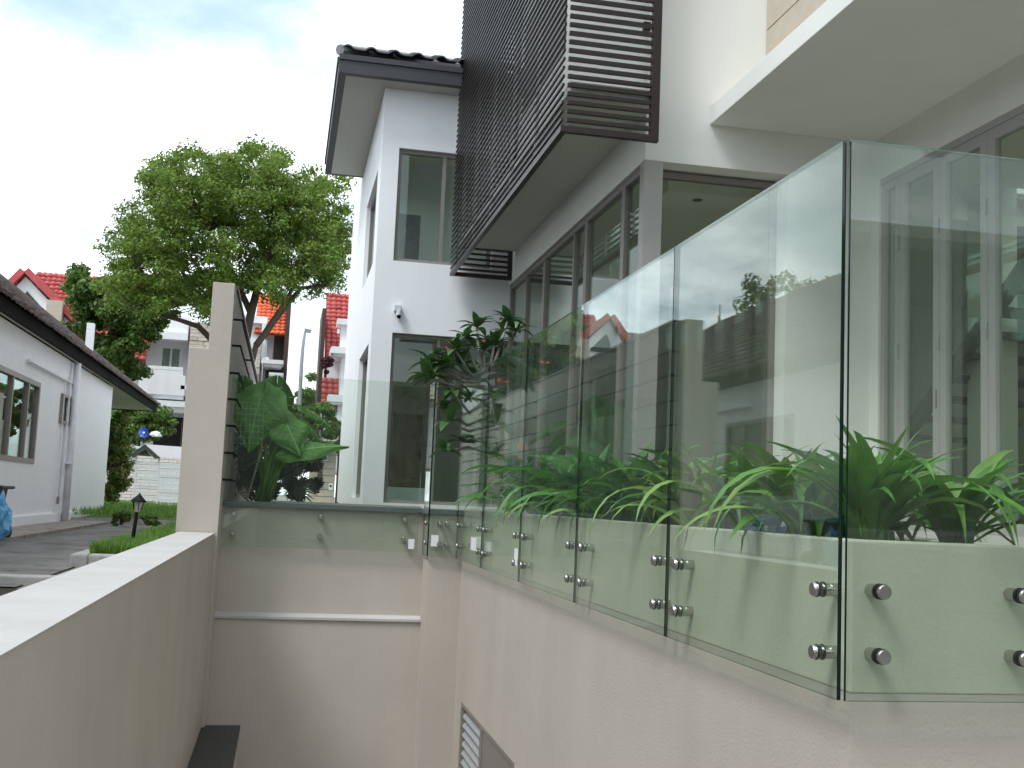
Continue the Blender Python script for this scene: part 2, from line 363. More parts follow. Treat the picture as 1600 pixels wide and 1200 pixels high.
# grass blades
def grass_patch(n, xf, h, seed):
    r_ = np.random.default_rng(seed)
    P = xf(r_, n); a = r_.uniform(0, 2 * np.pi, n); hh = r_.uniform(0.5, 1.2, n) * h
    dx = np.stack([np.cos(a), np.sin(a), np.zeros(n)], 1); lean = np.stack([np.cos(a * 3 + 1), np.sin(a * 3 + 1), np.zeros(n)], 1) * (hh * r_.uniform(0.1, 0.6, n))[:, None]
    wd = (0.0035 + 0.004 * r_.random(n))[:, None]
    up = np.stack([0 * a, 0 * a, hh], 1)
    V = np.stack([P - dx * wd, P + dx * wd, P + lean * .5 + up * .6 + dx * wd * .7, P + lean * .5 + up * .6 - dx * wd * .7, P + lean + up], 1).reshape(-1, 3)
    i = np.arange(n)[:, None] * 5
    T = np.concatenate([i + [[0, 1, 2]], i + [[0, 2, 3]], i + [[3, 2, 4]]], 0)
    return V, T
def f_bed(r_, n):
    x = r_.uniform(-1.29, -0.85, n); y = 8.35 + (r_.random(n) ** 1.6) * 9.5
    return np.stack([x, y, np.full(n, -0.49)], 1)
V, T = grass_patch(22000, f_bed, 0.10, 1)
tag(mesh_np('grass', V, T, grass_m, org=(-1.1, 10, -0.5)), kind='stuff')
def f_far(r_, n):
    y = r_.uniform(18.05, 33, n); x = -0.86 - r_.random(n) * (0.14 * y)
    return np.stack([x, y, np.full(n, -0.44)], 1)
V, T = grass_patch(16000, f_far, 0.12, 2)
V2 = V.copy()
tag(mesh_np('grass', V2, T, grass_m, org=(-2, 25, -0.45)), kind='stuff')

# ---------------------------------------------------------------- pit walls
pw = thing('parapet_wall', 'long low beige wall with pale flat top running away at lower left', 'wall', (-0.68, 5, -3.1))
MB().box(XO, XI, -6, 9.84, -3.1, ZP - 0.004).build('wall_body', plaster, pw)
MB().box(XO - 0.003, XI + 0.003, -6, 9.84, ZP - 0.004, ZP).build('wall_top', plaster_top, pw)
rw = thing('retaining_wall', 'smooth beige plaster wall below the glass balustrade at right', 'wall', (1.7, 6, -3.1))
vent_holes = [(8.70, 9.57, -3.0, -1.72), (7.62, 8.50, -3.0, -1.92)]
b = MB()
wall_cells(b, 'x', XW, 1.72, 2.97, 10.35, -3.1, -0.6, [(7.40, 9.62, -3.05, -1.685)])
b.box(XW, 1.72, 2.97, 10.35, -0.6, -0.49)
b.box(1.72, 9, 2.97, 3.1, -3.1, -0.49)
b.build('wall_body', plaster, rw)
# louvred vent set in the wall
vt = thing('louvred_vent', 'grey metal louvred vent low in the right retaining wall', 'vent', (1.62, 8.5, -3.0))
fr = MB()
for (a, c) in ((9.56, 9.62), (8.60, 8.68), (7.40, 7.46)): fr.box(1.595, 1.66, a, c, -3.05, -1.685)
fr.box(1.595, 1.66, 8.68, 9.56, -1.715, -1.685); fr.box(1.595, 1.66, 7.46, 8.60, -1.715, -1.685)
fr.build('vent_frame', frame_m, vt)
dp = MB(); wall_cells(dp, 'x', 1.605, 1.635, 7.46, 8.60, -3.05, -1.715, [(7.66, 8.40, -2.9, -1.95)]); dp.build('door_panel', frame_m, vt)
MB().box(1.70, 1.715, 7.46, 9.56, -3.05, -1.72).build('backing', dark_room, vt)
sl = MB(); sl.add([(1.605, 8.685, -0.035), (1.605, 9.555, -0.035), (1.66, 9.555, 0.035), (1.66, 8.685, 0.035), (1.605, 8.685, -0.023), (1.605, 9.555, -0.023), (1.66, 9.555, 0.047), (1.66, 8.685, 0.047)],
    [(0, 3, 2, 1), (4, 5, 6, 7), (0, 1, 5, 4), (1, 2, 6, 5), (2, 3, 7, 6), (3, 0, 4, 7)])
sme = mesh_of(sl, 'slat', galv)
for k in range(17): inst('slat', sme, vt, (0, 0, -1.77 - 0.075 * k))
for k in range(12): inst('slat', sme, vt, (0.005, 8.03 - 9.12 * 0.84, -2.0 - 0.075 * k), None, (1, 0.84, 1))
# far wall
fw = thing('end_wall', 'beige plaster end wall of the sunken drive with narrow pale ledge', 'wall', (0.4, 10.4, -3.1))
b = MB(); b.box(-0.9, 1.72, 10.35, 10.6, -1.05, -0.12); b.box(-0.9, 1.72, 10.30, 10.6, -3.1, -1.10)
b.box(1.30, 1.60, 9.97, 10.30, -3.1, -0.12); b.box(1.30, 1.6, 10.30, 10.35, -1.10, -0.12)
b.build('wall_body', plaster, fw)
MB().prism([(10.28, -1.10), (10.35, -1.10), (10.35, -1.05), (10.28, -1.078)], 'x', XI + 0.001, 1.299).build('ledge', plaster_top, fw)
MB().box(-0.50, 1.60, 10.30, 10.62, -0.12, -0.075).box(1.27, 1.62, 9.94, 10.30, -0.12, -0.075).build('granite_coping', granite, fw, bevel=0.004)
# dark topped pier
pr_ = thing('low_pier', 'short rendered pier with dark slate top at the foot of the left wall', 'pier', (-0.38, 9, -3.1))
MB().box(-0.538, -0.235, 7.6, 9.93, -3.1, -1.985).build('pier_body', plaster, pr_)
MB().box(-0.538, -0.225, 7.6, 9.95, -1.985, -1.95).build('slate_top', slate, pr_, bevel=0.003)

# fence wall with pillar end and trellis wires
fe = thing('boundary_wall', 'tall beige boundary wall with stepped end pillar and plant wires', 'wall', (-0.65, 12, -0.6))
b = MB(); b.prism([(-0.515, -3.0), (-0.86, -3.0), (-0.86, 1.215), (-0.70, 1.215), (-0.70, 1.795), (-0.515, 1.795)], 'y', 9.85, 24)
b.build('wall_body', plaster, fe, bevel=0.004)
MB().box(-0.715, -0.50, 10.15, 24, 1.795, 1.83).build('coping', wood_dk, fe)
br = MB(); br.tube([(-0.515, 0, 0), (-0.44, 0, 0)], 0.010, 6); br.tube([(-0.44, 0.0, 0), (-0.44, 0.05, 0.0)], 0.010, 6)
bme = mesh_of(br, 'bracket', black_m)
wi = MB(); wi.tube([(-0.44, 0, 0), (-0.44, 12.4, 0)], 0.009, 5); wme = mesh_of(wi, 'trellis_wire', black_m)
for z in (1.50, 1.27, 1.03, 0.80, 0.57, 0.335, 0.105):
    for y in (9.98, 13.0, 16.0, 19.0): inst('bracket', bme, fe, (0, y, z))
    inst('trellis_wire', wme, fe, (0, 9.98, z))

# ---------------------------------------------------------------- balustrade
bo = MB()
bo.tube([(0.06, 0, 0), (0.007, 0, 0)], 0.019, 20, 0); bo.tube([(-0.007, 0, 0), (-0.012, 0, 0)], 0.0225, 20, 1); bo.tube([(0.007, 0, 0), (0.012, 0, 0)], 0.0225, 20, 1)
bo.tube([(-0.012, 0, 0), (-0.020, 0, 0), (-0.024, 0, 0)], [0.021, 0.021, 0.0185], 20, 0)
bome = mesh_of(bo, 'standoff_bolt', [steel, rubber])
def pane_box(p0, p1, z0, z1, th=0.012, lt=1):
    p0 = Vector((*p0, 0)); p1 = Vector((*p1, 0)); d = (p1 - p0).normalized(); n = Vector((d.y, -d.x, 0)) * th / 2
    c = [p0 - n, p1 - n, p1 + n, p0 + n]; mb = MB()
    vs = [(q.x, q.y, z0) for q in c] + [(q.x, q.y, z1) for q in c]
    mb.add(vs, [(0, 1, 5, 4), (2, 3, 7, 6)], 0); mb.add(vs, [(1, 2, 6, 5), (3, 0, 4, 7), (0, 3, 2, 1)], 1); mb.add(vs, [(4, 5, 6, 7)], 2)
    return mb
def balu(label, p0, p1, z0, z1, bolts, rot, stickers=()):
    t = thing('glass_panel', label, 'glass panel', (*[(a + c) / 2 for a, c in zip(p0, p1)], z0), 'frameless glass balustrade panels')
    pane_box(p0, p1, z0, z1).build('glass_pane', [glass, glass_edge, glass_edge_lt], t)
    for bb in bolts: inst('standoff_bolt', bome, t, bb, rot)
    for s_ in stickers: s_.build('sticker', paper, t)
ZB, ZT = -0.5, 1.093
js = [2.918, 4.355, 5.795, 7.225, 8.655, 9.93]
names = ['largest glass balustrade panel nearest the camera left of the dark corner edge', 'second glass balustrade panel back along the planter, reflecting the red gable', 'third glass balustrade panel back along the long right wall', 'fourth glass balustrade panel back, beside the leafy planter', 'farthest narrow glass balustrade panel of the right wall, beside the inner corner']
for k in range(5):
    a, c = js[k] + 0.004, js[k + 1] - 0.004
    bl = [(XG, a + 0.12, -0.207), (XG, a + 0.12, -0.385), (XG, c - 0.13, -0.207), (XG, c - 0.13, -0.387)]
    stk = []
    if k == 3: stk = [MB().box(XG - 0.008, XG - 0.0072, 7.25, 7.36, -0.40, -0.29)]
    if k == 4: stk = [MB().box(XG - 0.008, XG - 0.0072, 8.86, 9.12, -0.385, -0.28)]
    balu(names[k], (XG, a), (XG, c), ZB, ZT, bl, None, stk)
rot90 = Matrix.Rotation(R(90), 4, 'Z')   # bolts face -Y
YG = 2.91
def ybolts(xs, y, zs=(-0.20, -0.378)): return [(x, y, z) for x in xs for z in zs]
balu('near glass balustrade panel facing the camera right of the corner', (1.552, YG), (2.225, YG), ZB, ZT, ybolts((1.66, 2.103), YG), rot90)
balu('glass balustrade panel at the far right beyond the frame edge', (2.235, YG), (3.6, YG), ZB, ZT, ybolts((2.36, 3.45), YG), rot90)
balu('wide glass panel across the end wall in front of the elephant ear plant', (-0.50, 10.29), (1.235, 10.29), -0.475, 1.07, ybolts((-0.408, 0.349, 1.108), 10.29, (-0.187, -0.360)), rot90,
     [MB().box(1.15, 1.205, 10.281, 10.2822, -0.445, -0.355)])
balu('narrow glass panel in front of the end wall column at the inner corner', (1.29, 9.93), (1.528, 9.93), -0.495, 1.06, ybolts((1.385, 1.45), 9.93), rot90,
     [MB().box(1.31, 1.375, 9.921, 9.9222, -0.40, -0.30)])
balu('narrow side glass panel between end wall and column', (1.285, 9.94), (1.285, 10.28), -0.49, 1.065, [(1.285, 10.03, -0.2), (1.285, 10.03, -0.375)], None)

# ---------------------------------------------------------------- planter and terrace
pl = thing('planter', 'long cream planter trough behind the glass balustrade', 'planter', (2.0, 6, -0.15))
b = MB(); b.prism([(1.599, 2.969), (3.7, 2.969), (3.7, 3.09), (1.70, 3.09), (1.70, 9.94), (1.599, 9.94)], 'z', -0.49, -0.06); b.box(1.64, 1.70, 9.94, 10.3, -0.49, -0.06); b.box(2.52, 2.60, 3.09, 10.3, -0.16, -0.07)
b.build('planter_wall', planter_m, pl, bevel=0.006)
st('planter_soil', MB().box(1.70, 2.52, 3.09, 10.3, -0.2, -0.10), soil_m)
st('terrace', MB().box(2.6, 4.78, 3.09, 14.28, -0.16, -0.072).box(3.7, 4.78, -2, 3.09, -0.16, -0.072), floor_m)
st('deck', MB().box(-0.5, 0.985, 10.62, 11.9, -0.3, -0.12).box(0.985, 2.6, 10.62, 14.28, -0.3, -0.10), soil_m)
MBx = MB().box(-0.1, 1.3, 10.64, 10.70, -0.075, -0.060); tag(MBx.build('timber_strip', stone_m, org=(0.6, 10.67, -0.075)), 'thin pale timber strip lying on the granite coping', 'timber')

# ---------------------------------------------------------------- main house
YH, XH, XD, ZH = 8.61, 2.755, 4.79, 2.87
mh = thing('main_house', 'white modern house at right with corner glazing and balcony slab', 'house', (4.5, 9, -0.1))
b = MB()
b.box(XH, XH + 0.15, YH + 0.001, 14.3, ZH, 9)
b.box(XH, XD, YH, YH + 0.001 + 0.0, ZH, 3) if False else None
b.box(XH + 0.15, XD + 0.2, YH, YH + 0.15, ZH, 9)
b.box(XH, XH + 0.15, YH, YH + 0.001, ZH, 9)
b.box(4.02, XD + 0.2, YH, YH + 0.30, -0.1, ZH); b.box(XH + 0.15, 4.02, YH + 0.15, YH + 0.30, ZH, ZH + 0.3)
b.box(XD, XD + 0.15, -2, YH, ZH, 3.226)
b.box(XD, XD + 0.15, 8.475, YH, -0.1, ZH)
b.build('wall', cream_white, mh)
MB().box(3.31, XD + 0.15, -2, YH - 0.001, 3.226, 3.39).build('balcony_slab', cream_white, mh, bevel=0.005)
MB().box(3.83, 4.2, -2, YH - 0.002, 3.39, 9).build('stone_backing', mortar_m, mh)
pm = MB(); pm.box(3.80, 3.83, 0.006, 1.194, 0.006, 0.348); pme = mesh_of(pm, 'stone_panel', stone_m)
for r_ in range(6):
    for q in range(3): inst('stone_panel', pme, mh, (0, YH - 1.2 * (q + 1) - 0.003 + (0.0), 3.40 + 0.355 * r_))
MB().box(4.95, 6.25, -2, 14.2, 3.10, 3.3).build('ceiling_slab', ceil_m, mh)  # ceiling stops short; open strip added so sky light washes the back wall
b = MB(); b.box(XH + 0.17, 12, 8.9, 14.2, 3.02, 3.10); b.box(4.95, 6.25, -2, 8.9, 3.02, 3.10); b.box(4.95, 6.3, 1, 8.5, 2.93, 3.02); b.build('ceiling', ceil_m, mh)
b = MB(); b.box(3.2, 8.8, 9.3, 9.75, 2.84, 3.02); b.build('dropped_ceiling', ceil_m, mh)
dl = MB().tube([(3.55, 9.5, 2.842), (3.55, 9.5, 2.834)], 0.045, 14); dl.build('downlight', dkgrey, mh)
b = MB(); b.box(9.5, 9.7, -2, 14.3, -0.1, 3.02); b.box(6.9, 7.05, -2, 8.3, -0.1, 3.02); b.box(4.99, 9.5, 14.1, 14.3, -0.1, 3.02); b.box(5.9, 6.2, 8.62, 8.9, -0.1, 3.02); b.box(7.6, 9.5, 8.62, 8.8, -0.1, 3.02)
b.build('interior_wall', interior, mh)
MB().box(4.79, 9.5, -2, 14.1, -0.2, -0.06).build('interior_floor', floor_m, mh)
# corner post and window wall (faces -X)
cp = MB().box(XH - 0.005, XH + 0.155, YH - 0.005, YH + 0.11, -0.07, ZH - 0.001); cp.build('corner_post', door_m, mh)
def win_x(x, y0, y1, z0, z1, label=None, mull=(), fw_=0.05, fm=frame_m, name='window', parent=mh, dep=0.07):
    f = MB(); f.box(x, x + dep, y0, y0 + fw_, z0, z1); f.box(x, x + dep, y1 - fw_, y1, z0, z1); f.box(x, x + dep, y0 + fw_, y1 - fw_, z1 - fw_, z1); f.box(x, x + dep, y0 + fw_, y1 - fw_, z0, z0 + fw_)
    for mq in mull: f.box(x + 0.003, x + dep - 0.003, mq - fw_ * .45, mq + fw_ * .45, z0 + fw_, z1 - fw_)
    o = f.build(name, fm, parent)
    ps = [y0 + fw_] + list(mull) + [y1 - fw_]
    for a, c in zip(ps, ps[1:]): MB().box(x + 0.028, x + 0.034, a, c, z0 + fw_, z1 - fw_).build('pane', pane_m, o)
    return o
def win_y(y, x0, x1, z0, z1, mull=(), fw_=0.05, fm=frame_m, name='window', parent=mh, dep=0.07, pm_=pane_m):
    f = MB(); f.box(x0, x0 + fw_, y, y + dep, z0, z1); f.box(x1 - fw_, x1, y, y + dep, z0, z1); f.box(x0 + fw_, x1 - fw_, y, y + dep, z1 - fw_, z1); f.box(x0 + fw_, x1 - fw_, y, y + dep, z0, z0 + fw_)
    for mq in mull: f.box(mq - fw_ * .45, mq + fw_ * .45, y + 0.003, y + dep - 0.003, z0 + fw_, z1 - fw_)
    o = f.build(name, fm, parent)
    ps = [x0 + fw_] + list(mull) + [x1 - fw_]
    for a, c in zip(ps, ps[1:]): MB().box(a, c, y + 0.028, y + 0.034, z0 + fw_, z1 - fw_).build('pane', pm_, o)
    return o
win_x(XH + 0.02, 8.73, 9.26, -0.07, ZH - 0.02)
win_x(XH + 0.02, 9.262, 10.50, -0.07, ZH - 0.02)
win_x(XH + 0.02, 10.502, 12.32, -0.07, ZH - 0.02, mull=(10.98,))
win_x(XH + 0.02, 12.322, 14.29, -0.07, ZH - 0.02, mull=(13.3,))
win_y(YH + 0.20, XH + 0.156, 4.018, -0.07, ZH - 0.02)
# upstairs window behind the screen
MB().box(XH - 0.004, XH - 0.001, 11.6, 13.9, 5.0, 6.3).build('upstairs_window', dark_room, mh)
# folding doors (face -X)
ds = [8.472, 8.19, 7.612, 7.012, 6.43, 5.85, 5.27, 4.69, 4.11, 3.53]
head = MB().box(XD + 0.01, XD + 0.12, 3.4, 8.473, ZH - 0.05, ZH - 0.001); head.build('door_head', door_m, mh)
for k in range(len(ds) - 1):
    y1, y0 = ds[k] - 0.002, ds[k + 1] + 0.002
    fq = 0.085 if k else 0.06
    o = win_x(XD + 0.02, y0, y1, -0.055, ZH - 0.052, fw_=fq, fm=door_m, name='folding_door', dep=0.05)
    for hz_ in (0.25, 1.3, 2.2): MB().box(XD + 0.012, XD + 0.02, y0 - 0.006, y0 + 0.012, hz_, hz_ + 0.12).build('hinge', steel, o)
    if k in (1, 3): MB().box(XD + 0.008, XD + 0.02, y0 + 0.03, y0 + 0.045, 0.86, 1.0).build('handle', steel, o)
MB().box(XD - 0.02, XD + 0.12, 3.4, 8.475, -0.072, -0.056).build('door_sill', door_m, mh)
# stair added to stand in for the dark diagonal band in the doors
stq = thing('stair_stand_in', 'sloping dark stair added for the diagonal band in the folding doors', 'stair_stand_in', (6.5, 8, -0.06))
p_, q_ = atX(1395, 700, 5.7), atX(1610, 392, 5.7)
d_ = (q_ - p_)
MB().add([p_ + Vector((0, 0, -.09)), q_ + Vector((0, 0, -.09)), q_ + Vector((0, 0, .06)), p_ + Vector((0, 0, .06))] + [v + Vector((.08, 0, 0)) for v in (p_ + Vector((0, 0, -.09)), q_ + Vector((0, 0, -.09)), q_ + Vector((0, 0, .06)), p_ + Vector((0, 0, .06)))],
  [(0, 1, 2, 3), (7, 6, 5, 4), (0, 4, 5, 1), (1, 5, 6, 2), (2, 6, 7, 3), (3, 7, 4, 0)]).build('stringer', wood_dk, stq)
n_ = 9
for k in range(n_):
    c_ = p_.lerp(q_, (k + .5) / n_); MB().box(5.78, 6.75, c_.y - .14, c_.y + .14, c_.z + .0, c_.z + .04).build('tread', wood_dk, stq)

# ---------------------------------------------------------------- slatted screen box
XB, YB, ZS = 1.94, 8.23, 2.90
XE, YE = 2.74, 14.16
sc = thing('slatted_screen', 'dark bronze horizontal louvre screen box around the upper corner of the house', 'screen', (XB, YB, ZS))
f = MB()
f.box(XB, XB + 0.05, YB, YE, ZS, ZS + 0.05); f.box(XB + 0.05, XE, YB, YB + 0.05, ZS, ZS + 0.05); f.box(XB + 0.05, XH - 0.01, YE - 0.05, YE, ZS, ZS + 0.05)
f.box(XE - 0.07, XE, YB, YB + 0.05, ZS + 0.05, 7.1); f.box(XH - 0.06, XH - 0.01, YE - 0.05, YE, ZS + 0.05, 7.1)
f.build('frame', bronze, sc)
MB().box(XB + 0.052, XB + 0.075, YB + 0.06, YE - 0.06, ZS + 0.052, ZS + 0.085).build('inner_rail', galv, sc)
s1 = mesh_of(MB().box(0, 0.020, 0, YE - YB, 0, 0.021), 'slat', bronze)
s2 = mesh_of(MB().box(0.046, XE - XB - 0.071, 0, 0.030, 0, 0.031), 'slat', bronze)
s3 = mesh_of(MB().box(0.046, XH - 0.061 - XB, -0.030, 0, 0, 0.027), 'slat', bronze)
for k in range(57):
    z = ZS + 0.085 + 0.0705 * k
    inst('slat', s1, sc, (XB, YB, z)); inst('slat', s2, sc, (XB, YB, z)); inst('slat', s3, sc, (XB, YE, z))
b = MB()
for k, y in enumerate((9.4, 10.5, 11.6, 12.7, 13.6)): MB().box(XB + 0.047, XB + 0.075, y, y + 0.03, ZS + 0.088, 7.1).build('post', galv, sc)
MB().box(2.62, 2.68, YB + 0.10, YB + 0.14, 3.85, 3.92).build('bracket', bronze, sc)
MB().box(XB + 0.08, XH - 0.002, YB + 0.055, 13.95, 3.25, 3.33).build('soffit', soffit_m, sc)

# ---------------------------------------------------------------- wing house
YW = 14.3; XC = 0.99
wh = thing('wing_house', 'white two storey wing with grey tiled eave beyond the planter', 'house', (2.5, 16, -0.1))
b = MB()
wall_cells(b, 'y', YW, YW + 0.2, XC, 2.95, -0.1, 5.50, [(1.255, 2.90, -0.05, 2.13), (1.215, 2.5, 3.07, 4.575)])
wall_cells(b, 'x', XC, XC + 0.2, YW + 0.2, 21, -0.1, 5.50, [(14.75, 16.6, -0.0, 2.03), (14.85, 16.9, 3.12, 4.42)])
b.box(2.95, 9, YW + 0.0, YW + 0.2, 3.3, 5.5)
b.build('wall', white, wh)
win_y(YW + 0.06, 1.255, 2.90, -0.05, 2.13, mull=(1.87, 2.42), fw_=0.045, parent=wh, name='sliding_door')
win_y(YW + 0.06, 1.215, 2.5, 3.07, 4.575, mull=(1.83,), fw_=0.05, parent=wh)
win_x(XC + 0.06, 14.75, 16.6, 0.0, 2.03, mull=(15.6,), parent=wh)
win_x(XC + 0.06, 14.85, 16.9, 3.12, 4.42, mull=(15.9,), parent=wh)
b = MB(); b.box(1.2, 7, 19.0, 19.2, -0.1, 5.4); b.box(6.8, 7, 14.5, 19, -0.1, 5.4); b.build('interior_wall', interior, wh)
MB().box(1.2, 6.8, 14.5, 19.0, 2.45, 2.7).box(1.2, 6.8, 14.5, 19, 4.9, 5.0).build('ceiling', ceil_m, wh)
MB().box(1.2, 6.8, 14.5, 19.0, -0.12, -0.06).build('interior_floor', floor_m, wh)
MB().box(1.35, 1.95, 15.0, 15.6, -0.06, 0.16).build('cabinet', white, wh)
MB().box(1.2, 3.4, 16.0, 16.1, 2.75, 4.9).build('pale_reflection_sheet', white, wh)  # white sheet added to imitate pale sky reflected in the upstairs window
MB().box(1.30, 1.66, 15.4, 15.45, 2.75, 3.98).build('shutter_panel', tile_dk, wh)
MB().box(1.45, 1.9, 15.7, 15.76, -0.06, 1.2).build('timber_board', wood_dk, wh)
# eave
XE0, YE0, YE1 = 0.36, 13.93, 18.6
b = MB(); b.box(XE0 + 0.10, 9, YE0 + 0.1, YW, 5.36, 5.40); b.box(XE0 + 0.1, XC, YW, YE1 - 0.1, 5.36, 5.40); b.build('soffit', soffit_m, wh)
gt = MB(); pf = [(0, 5.36), (0.10, 5.36), (0.10, 5.56), (0.07, 5.56), (0.07, 5.60), (-0.02, 5.60), (-0.02, 5.53), (0, 5.53)]
gt.prism([(YE0 + p, z) for p, z in pf], 'x', XE0, 9); gt.prism([(XE0 + p, z) for p, z in pf], 'y', YE0 + 0.101, YE1)
gt.box(XE0 + 0.1, 9, YE1 - 0.1, YE1, 5.36, 5.6)
gt.build('gutter', dkgrey, wh)
ps = math.tan(R(22))
def roof_sheet(P0, U, Vv, Nn, wu, wv, tu, tv, amp, step, res=6):
    """courses of curved tiles: P0 corner, U along the eave, Vv up the slope; tu tile width, tv course length"""
    nu = max(1, int(round(wu / tu))); nc = max(1, int(round(wv / tv))); tu = wu / nu; tv = wv / nc
    t = np.linspace(0, 1, res + 1); prof = amp * np.sin(np.pi * t)
    r_ = np.random.default_rng(nu * 7 + nc)
    Vs = []; Fs = []; o = 0; m = res + 1
    loc = np.arange(res)
    f1 = np.stack([loc, loc + 1, loc + m + 1, loc + m], 1); f0 = np.stack([loc + 2 * m, loc + 2 * m + 1, loc + 1, loc], 1)
    Ft = np.concatenate([f1, f0])
    for c in range(nc):
        for k in range(nu):
            dz = step * (1 + .25 * r_.standard_normal()); sh = .06 * tv * r_.standard_normal()
            us = (k + t) * tu
            a = P0 + us[:, None] * U + (c * tv + sh) * Vv + (prof + dz)[:, None] * Nn
            b2 = P0 + us[:, None] * U + ((c + 1.08) * tv) * Vv + prof[:, None] * Nn
            d2 = a - (dz * .98) * Nn
            Vs += [a, b2, d2]; Fs.append(Ft + o); o += 3 * m
    return np.concatenate(Vs), np.concatenate(Fs)
A = lambda *q: np.array(q, float)
def nrm(a): return a / np.linalg.norm(a)
def add_roof(name, parent, P0, P1, P2, tu, tv, amp, step, m_, res=6, clip=None):
    """P0->P1 eave, P0->P2 up the slope"""
    U = nrm(P1 - P0); Vv = nrm(P2 - P0); Nn = nrm(np.cross(U, Vv)); Nn = Nn if Nn[2] > 0 else -Nn
    V, Fq = roof_sheet(P0, U, Vv, Nn, np.linalg.norm(P1 - P0), np.linalg.norm(P2 - P0), tu, tv, amp, step, res)
    if clip is not None:
        cen = V[Fq].mean(1); Fq = Fq[clip(cen)]
    o = mesh_np(name, V, Fq, m_, parent); o['kind'] = 'stuff'
    return o
zr = 5.60
b = MB(); ap = 2.6
b.add([(XE0, YE0, zr), (9, YE0, zr), (9, YE0 + ap, zr + ap * ps), (XE0 + ap, YE0 + ap, zr + ap * ps), (XE0, YE1, zr), (XE0 + ap, YE1 - ap + .5, zr + ap * ps), (9, YE1, zr)], [(0, 1, 2, 3), (0, 3, 5, 4), (4, 5, 2, 6), (3, 2, 5)]); b.build('roof', dkgrey, wh)
tl = MB()
for q in range(1): pass
def pantile(Lx=0.30, Ly=0.36):
    mb = MB(); n = 8; vs = []
    for yy, hh in ((0, 0.03), (Ly, 0.0)):
        for k in range(n + 1):
            x = Lx * k / n; z = 0.045 * max(0, math.sin(math.pi * min(1, x / (Lx * 0.55)))) + hh
            vs.append((x, yy, z)); vs.append((x, yy, z - 0.015))
    fs = []
    for k in range(n):
        a = 2 * k; c = 2 * (n + 1) + 2 * k
        fs += [(a, a + 2, c + 2, c), (a + 1, c + 1, c + 3, a + 3), (a, a + 1, a + 3, a + 2)]
    return mb.add(vs, fs)
tme = mesh_of(pantile(), 'roof_tile', tile_dk)
slope = Matrix.Rotation(math.atan(ps), 4, 'X')
for rr in range(3):
    for q in range(12):
        if q * 0.3 < rr * 0.3: continue
        inst('roof_tile', tme, wh, (XE0 + 0.02 + 0.3 * q, YE0 - 0.03 + rr * 0.34, zr + 0.05 + rr * 0.34 * ps), slope)
hp = MB().tube([(XE0, YE0, zr + 0.05), (XE0 + ap, YE0 + ap, zr + ap * ps + 0.05)], 0.07, 8); hp.build('hip_ridge', tile_dk, wh)
# small security camera on the wing
cc = thing('security_camera', 'small grey dome camera fixed to the white wing wall above the door', 'camera', (1.30, 14.3, 2.38))
MB().box(1.255, 1.345, 14.2, 14.3, 2.40, 2.48).build('housing', slat_white, cc, bevel=0.008)
MB().tube([(1.315, 14.22, 2.40), (1.315, 14.21, 2.33)], [0.035, 0.03], 10).build('arm', slat_white, cc)
MB().tube([(1.315, 14.21, 2.335), (1.32, 14.17, 2.315)], [0.03, 0.022], 10).build('lens', black_m, cc)

# ---------------------------------------------------------------- strap-leaved plants
def strap_mesh(L, W, e0, e1, twist=0.0, m_=leaf_strap, fold=0.25, n=10):
    mb = MB(); p = Vector((0, 0, 0)); vs = []
    for i in range(n + 1):
        t = i / n; e = e0 + (e1 - e0) * (t ** 1.35)
        if i: p = p + Vector((math.cos(e), 0, math.sin(e))) * (L / n)
        wd = W * (0.55 + 0.45 * math.sin(math.pi * min(1, t * 1.25 + .05))) * (1 - max(0, (t - 0.55) / 0.45) ** 1.8 * 0.97) * 0.5
        up = Vector((-math.sin(e), 0, math.cos(e))); s_ = Vector((0, math.cos(twist * t), 0)) + up * math.sin(twist * t)
        vs += [p - s_ * wd + up * wd * fold, p - s_ * wd * 0.5 + up * wd * fold * .35, p, p + s_ * wd * 0.5 + up * wd * fold * .35, p + s_ * wd + up * wd * fold]
    fs = []
    for i in range(n):
        for k in range(4): fs.append((i * 5 + k, i * 5 + k + 1, (i + 1) * 5 + k + 1, (i + 1) * 5 + k))
    return mesh_of(mb.add(vs, fs), 'leaf', m_, smooth=True)
straps = [strap_mesh(*a, m_=mm) for mm in (leaf_strap, leaf_strap2, leaf_dark) for a in
          ((0.52, 0.052, R(78), R(-35), 0.3), (0.60, 0.050, R(70), R(-70), -0.3), (0.44, 0.060, R(82), R(10), 0.5), (0.64, 0.044, R(60), R(-80), 0.2), (0.48, 0.054, R(45), R(-50), -0.4), (0.36, 0.056, R(86), R(50), 0.2))]
broad = [strap_mesh(*a, m_=leaf_dark2) for a in ((0.50, 0.085, R(80), R(-30), 0.3), (0.52, 0.08, R(70), R(-60), -0.3), (0.42, 0.095, R(84), R(10), 0.5), (0.55, 0.075, R(60), R(-60), 0.2), (0.44, 0.09, R(50), R(-40), -0.4), (0.38, 0.085, R(86), R(50), 0.2))]
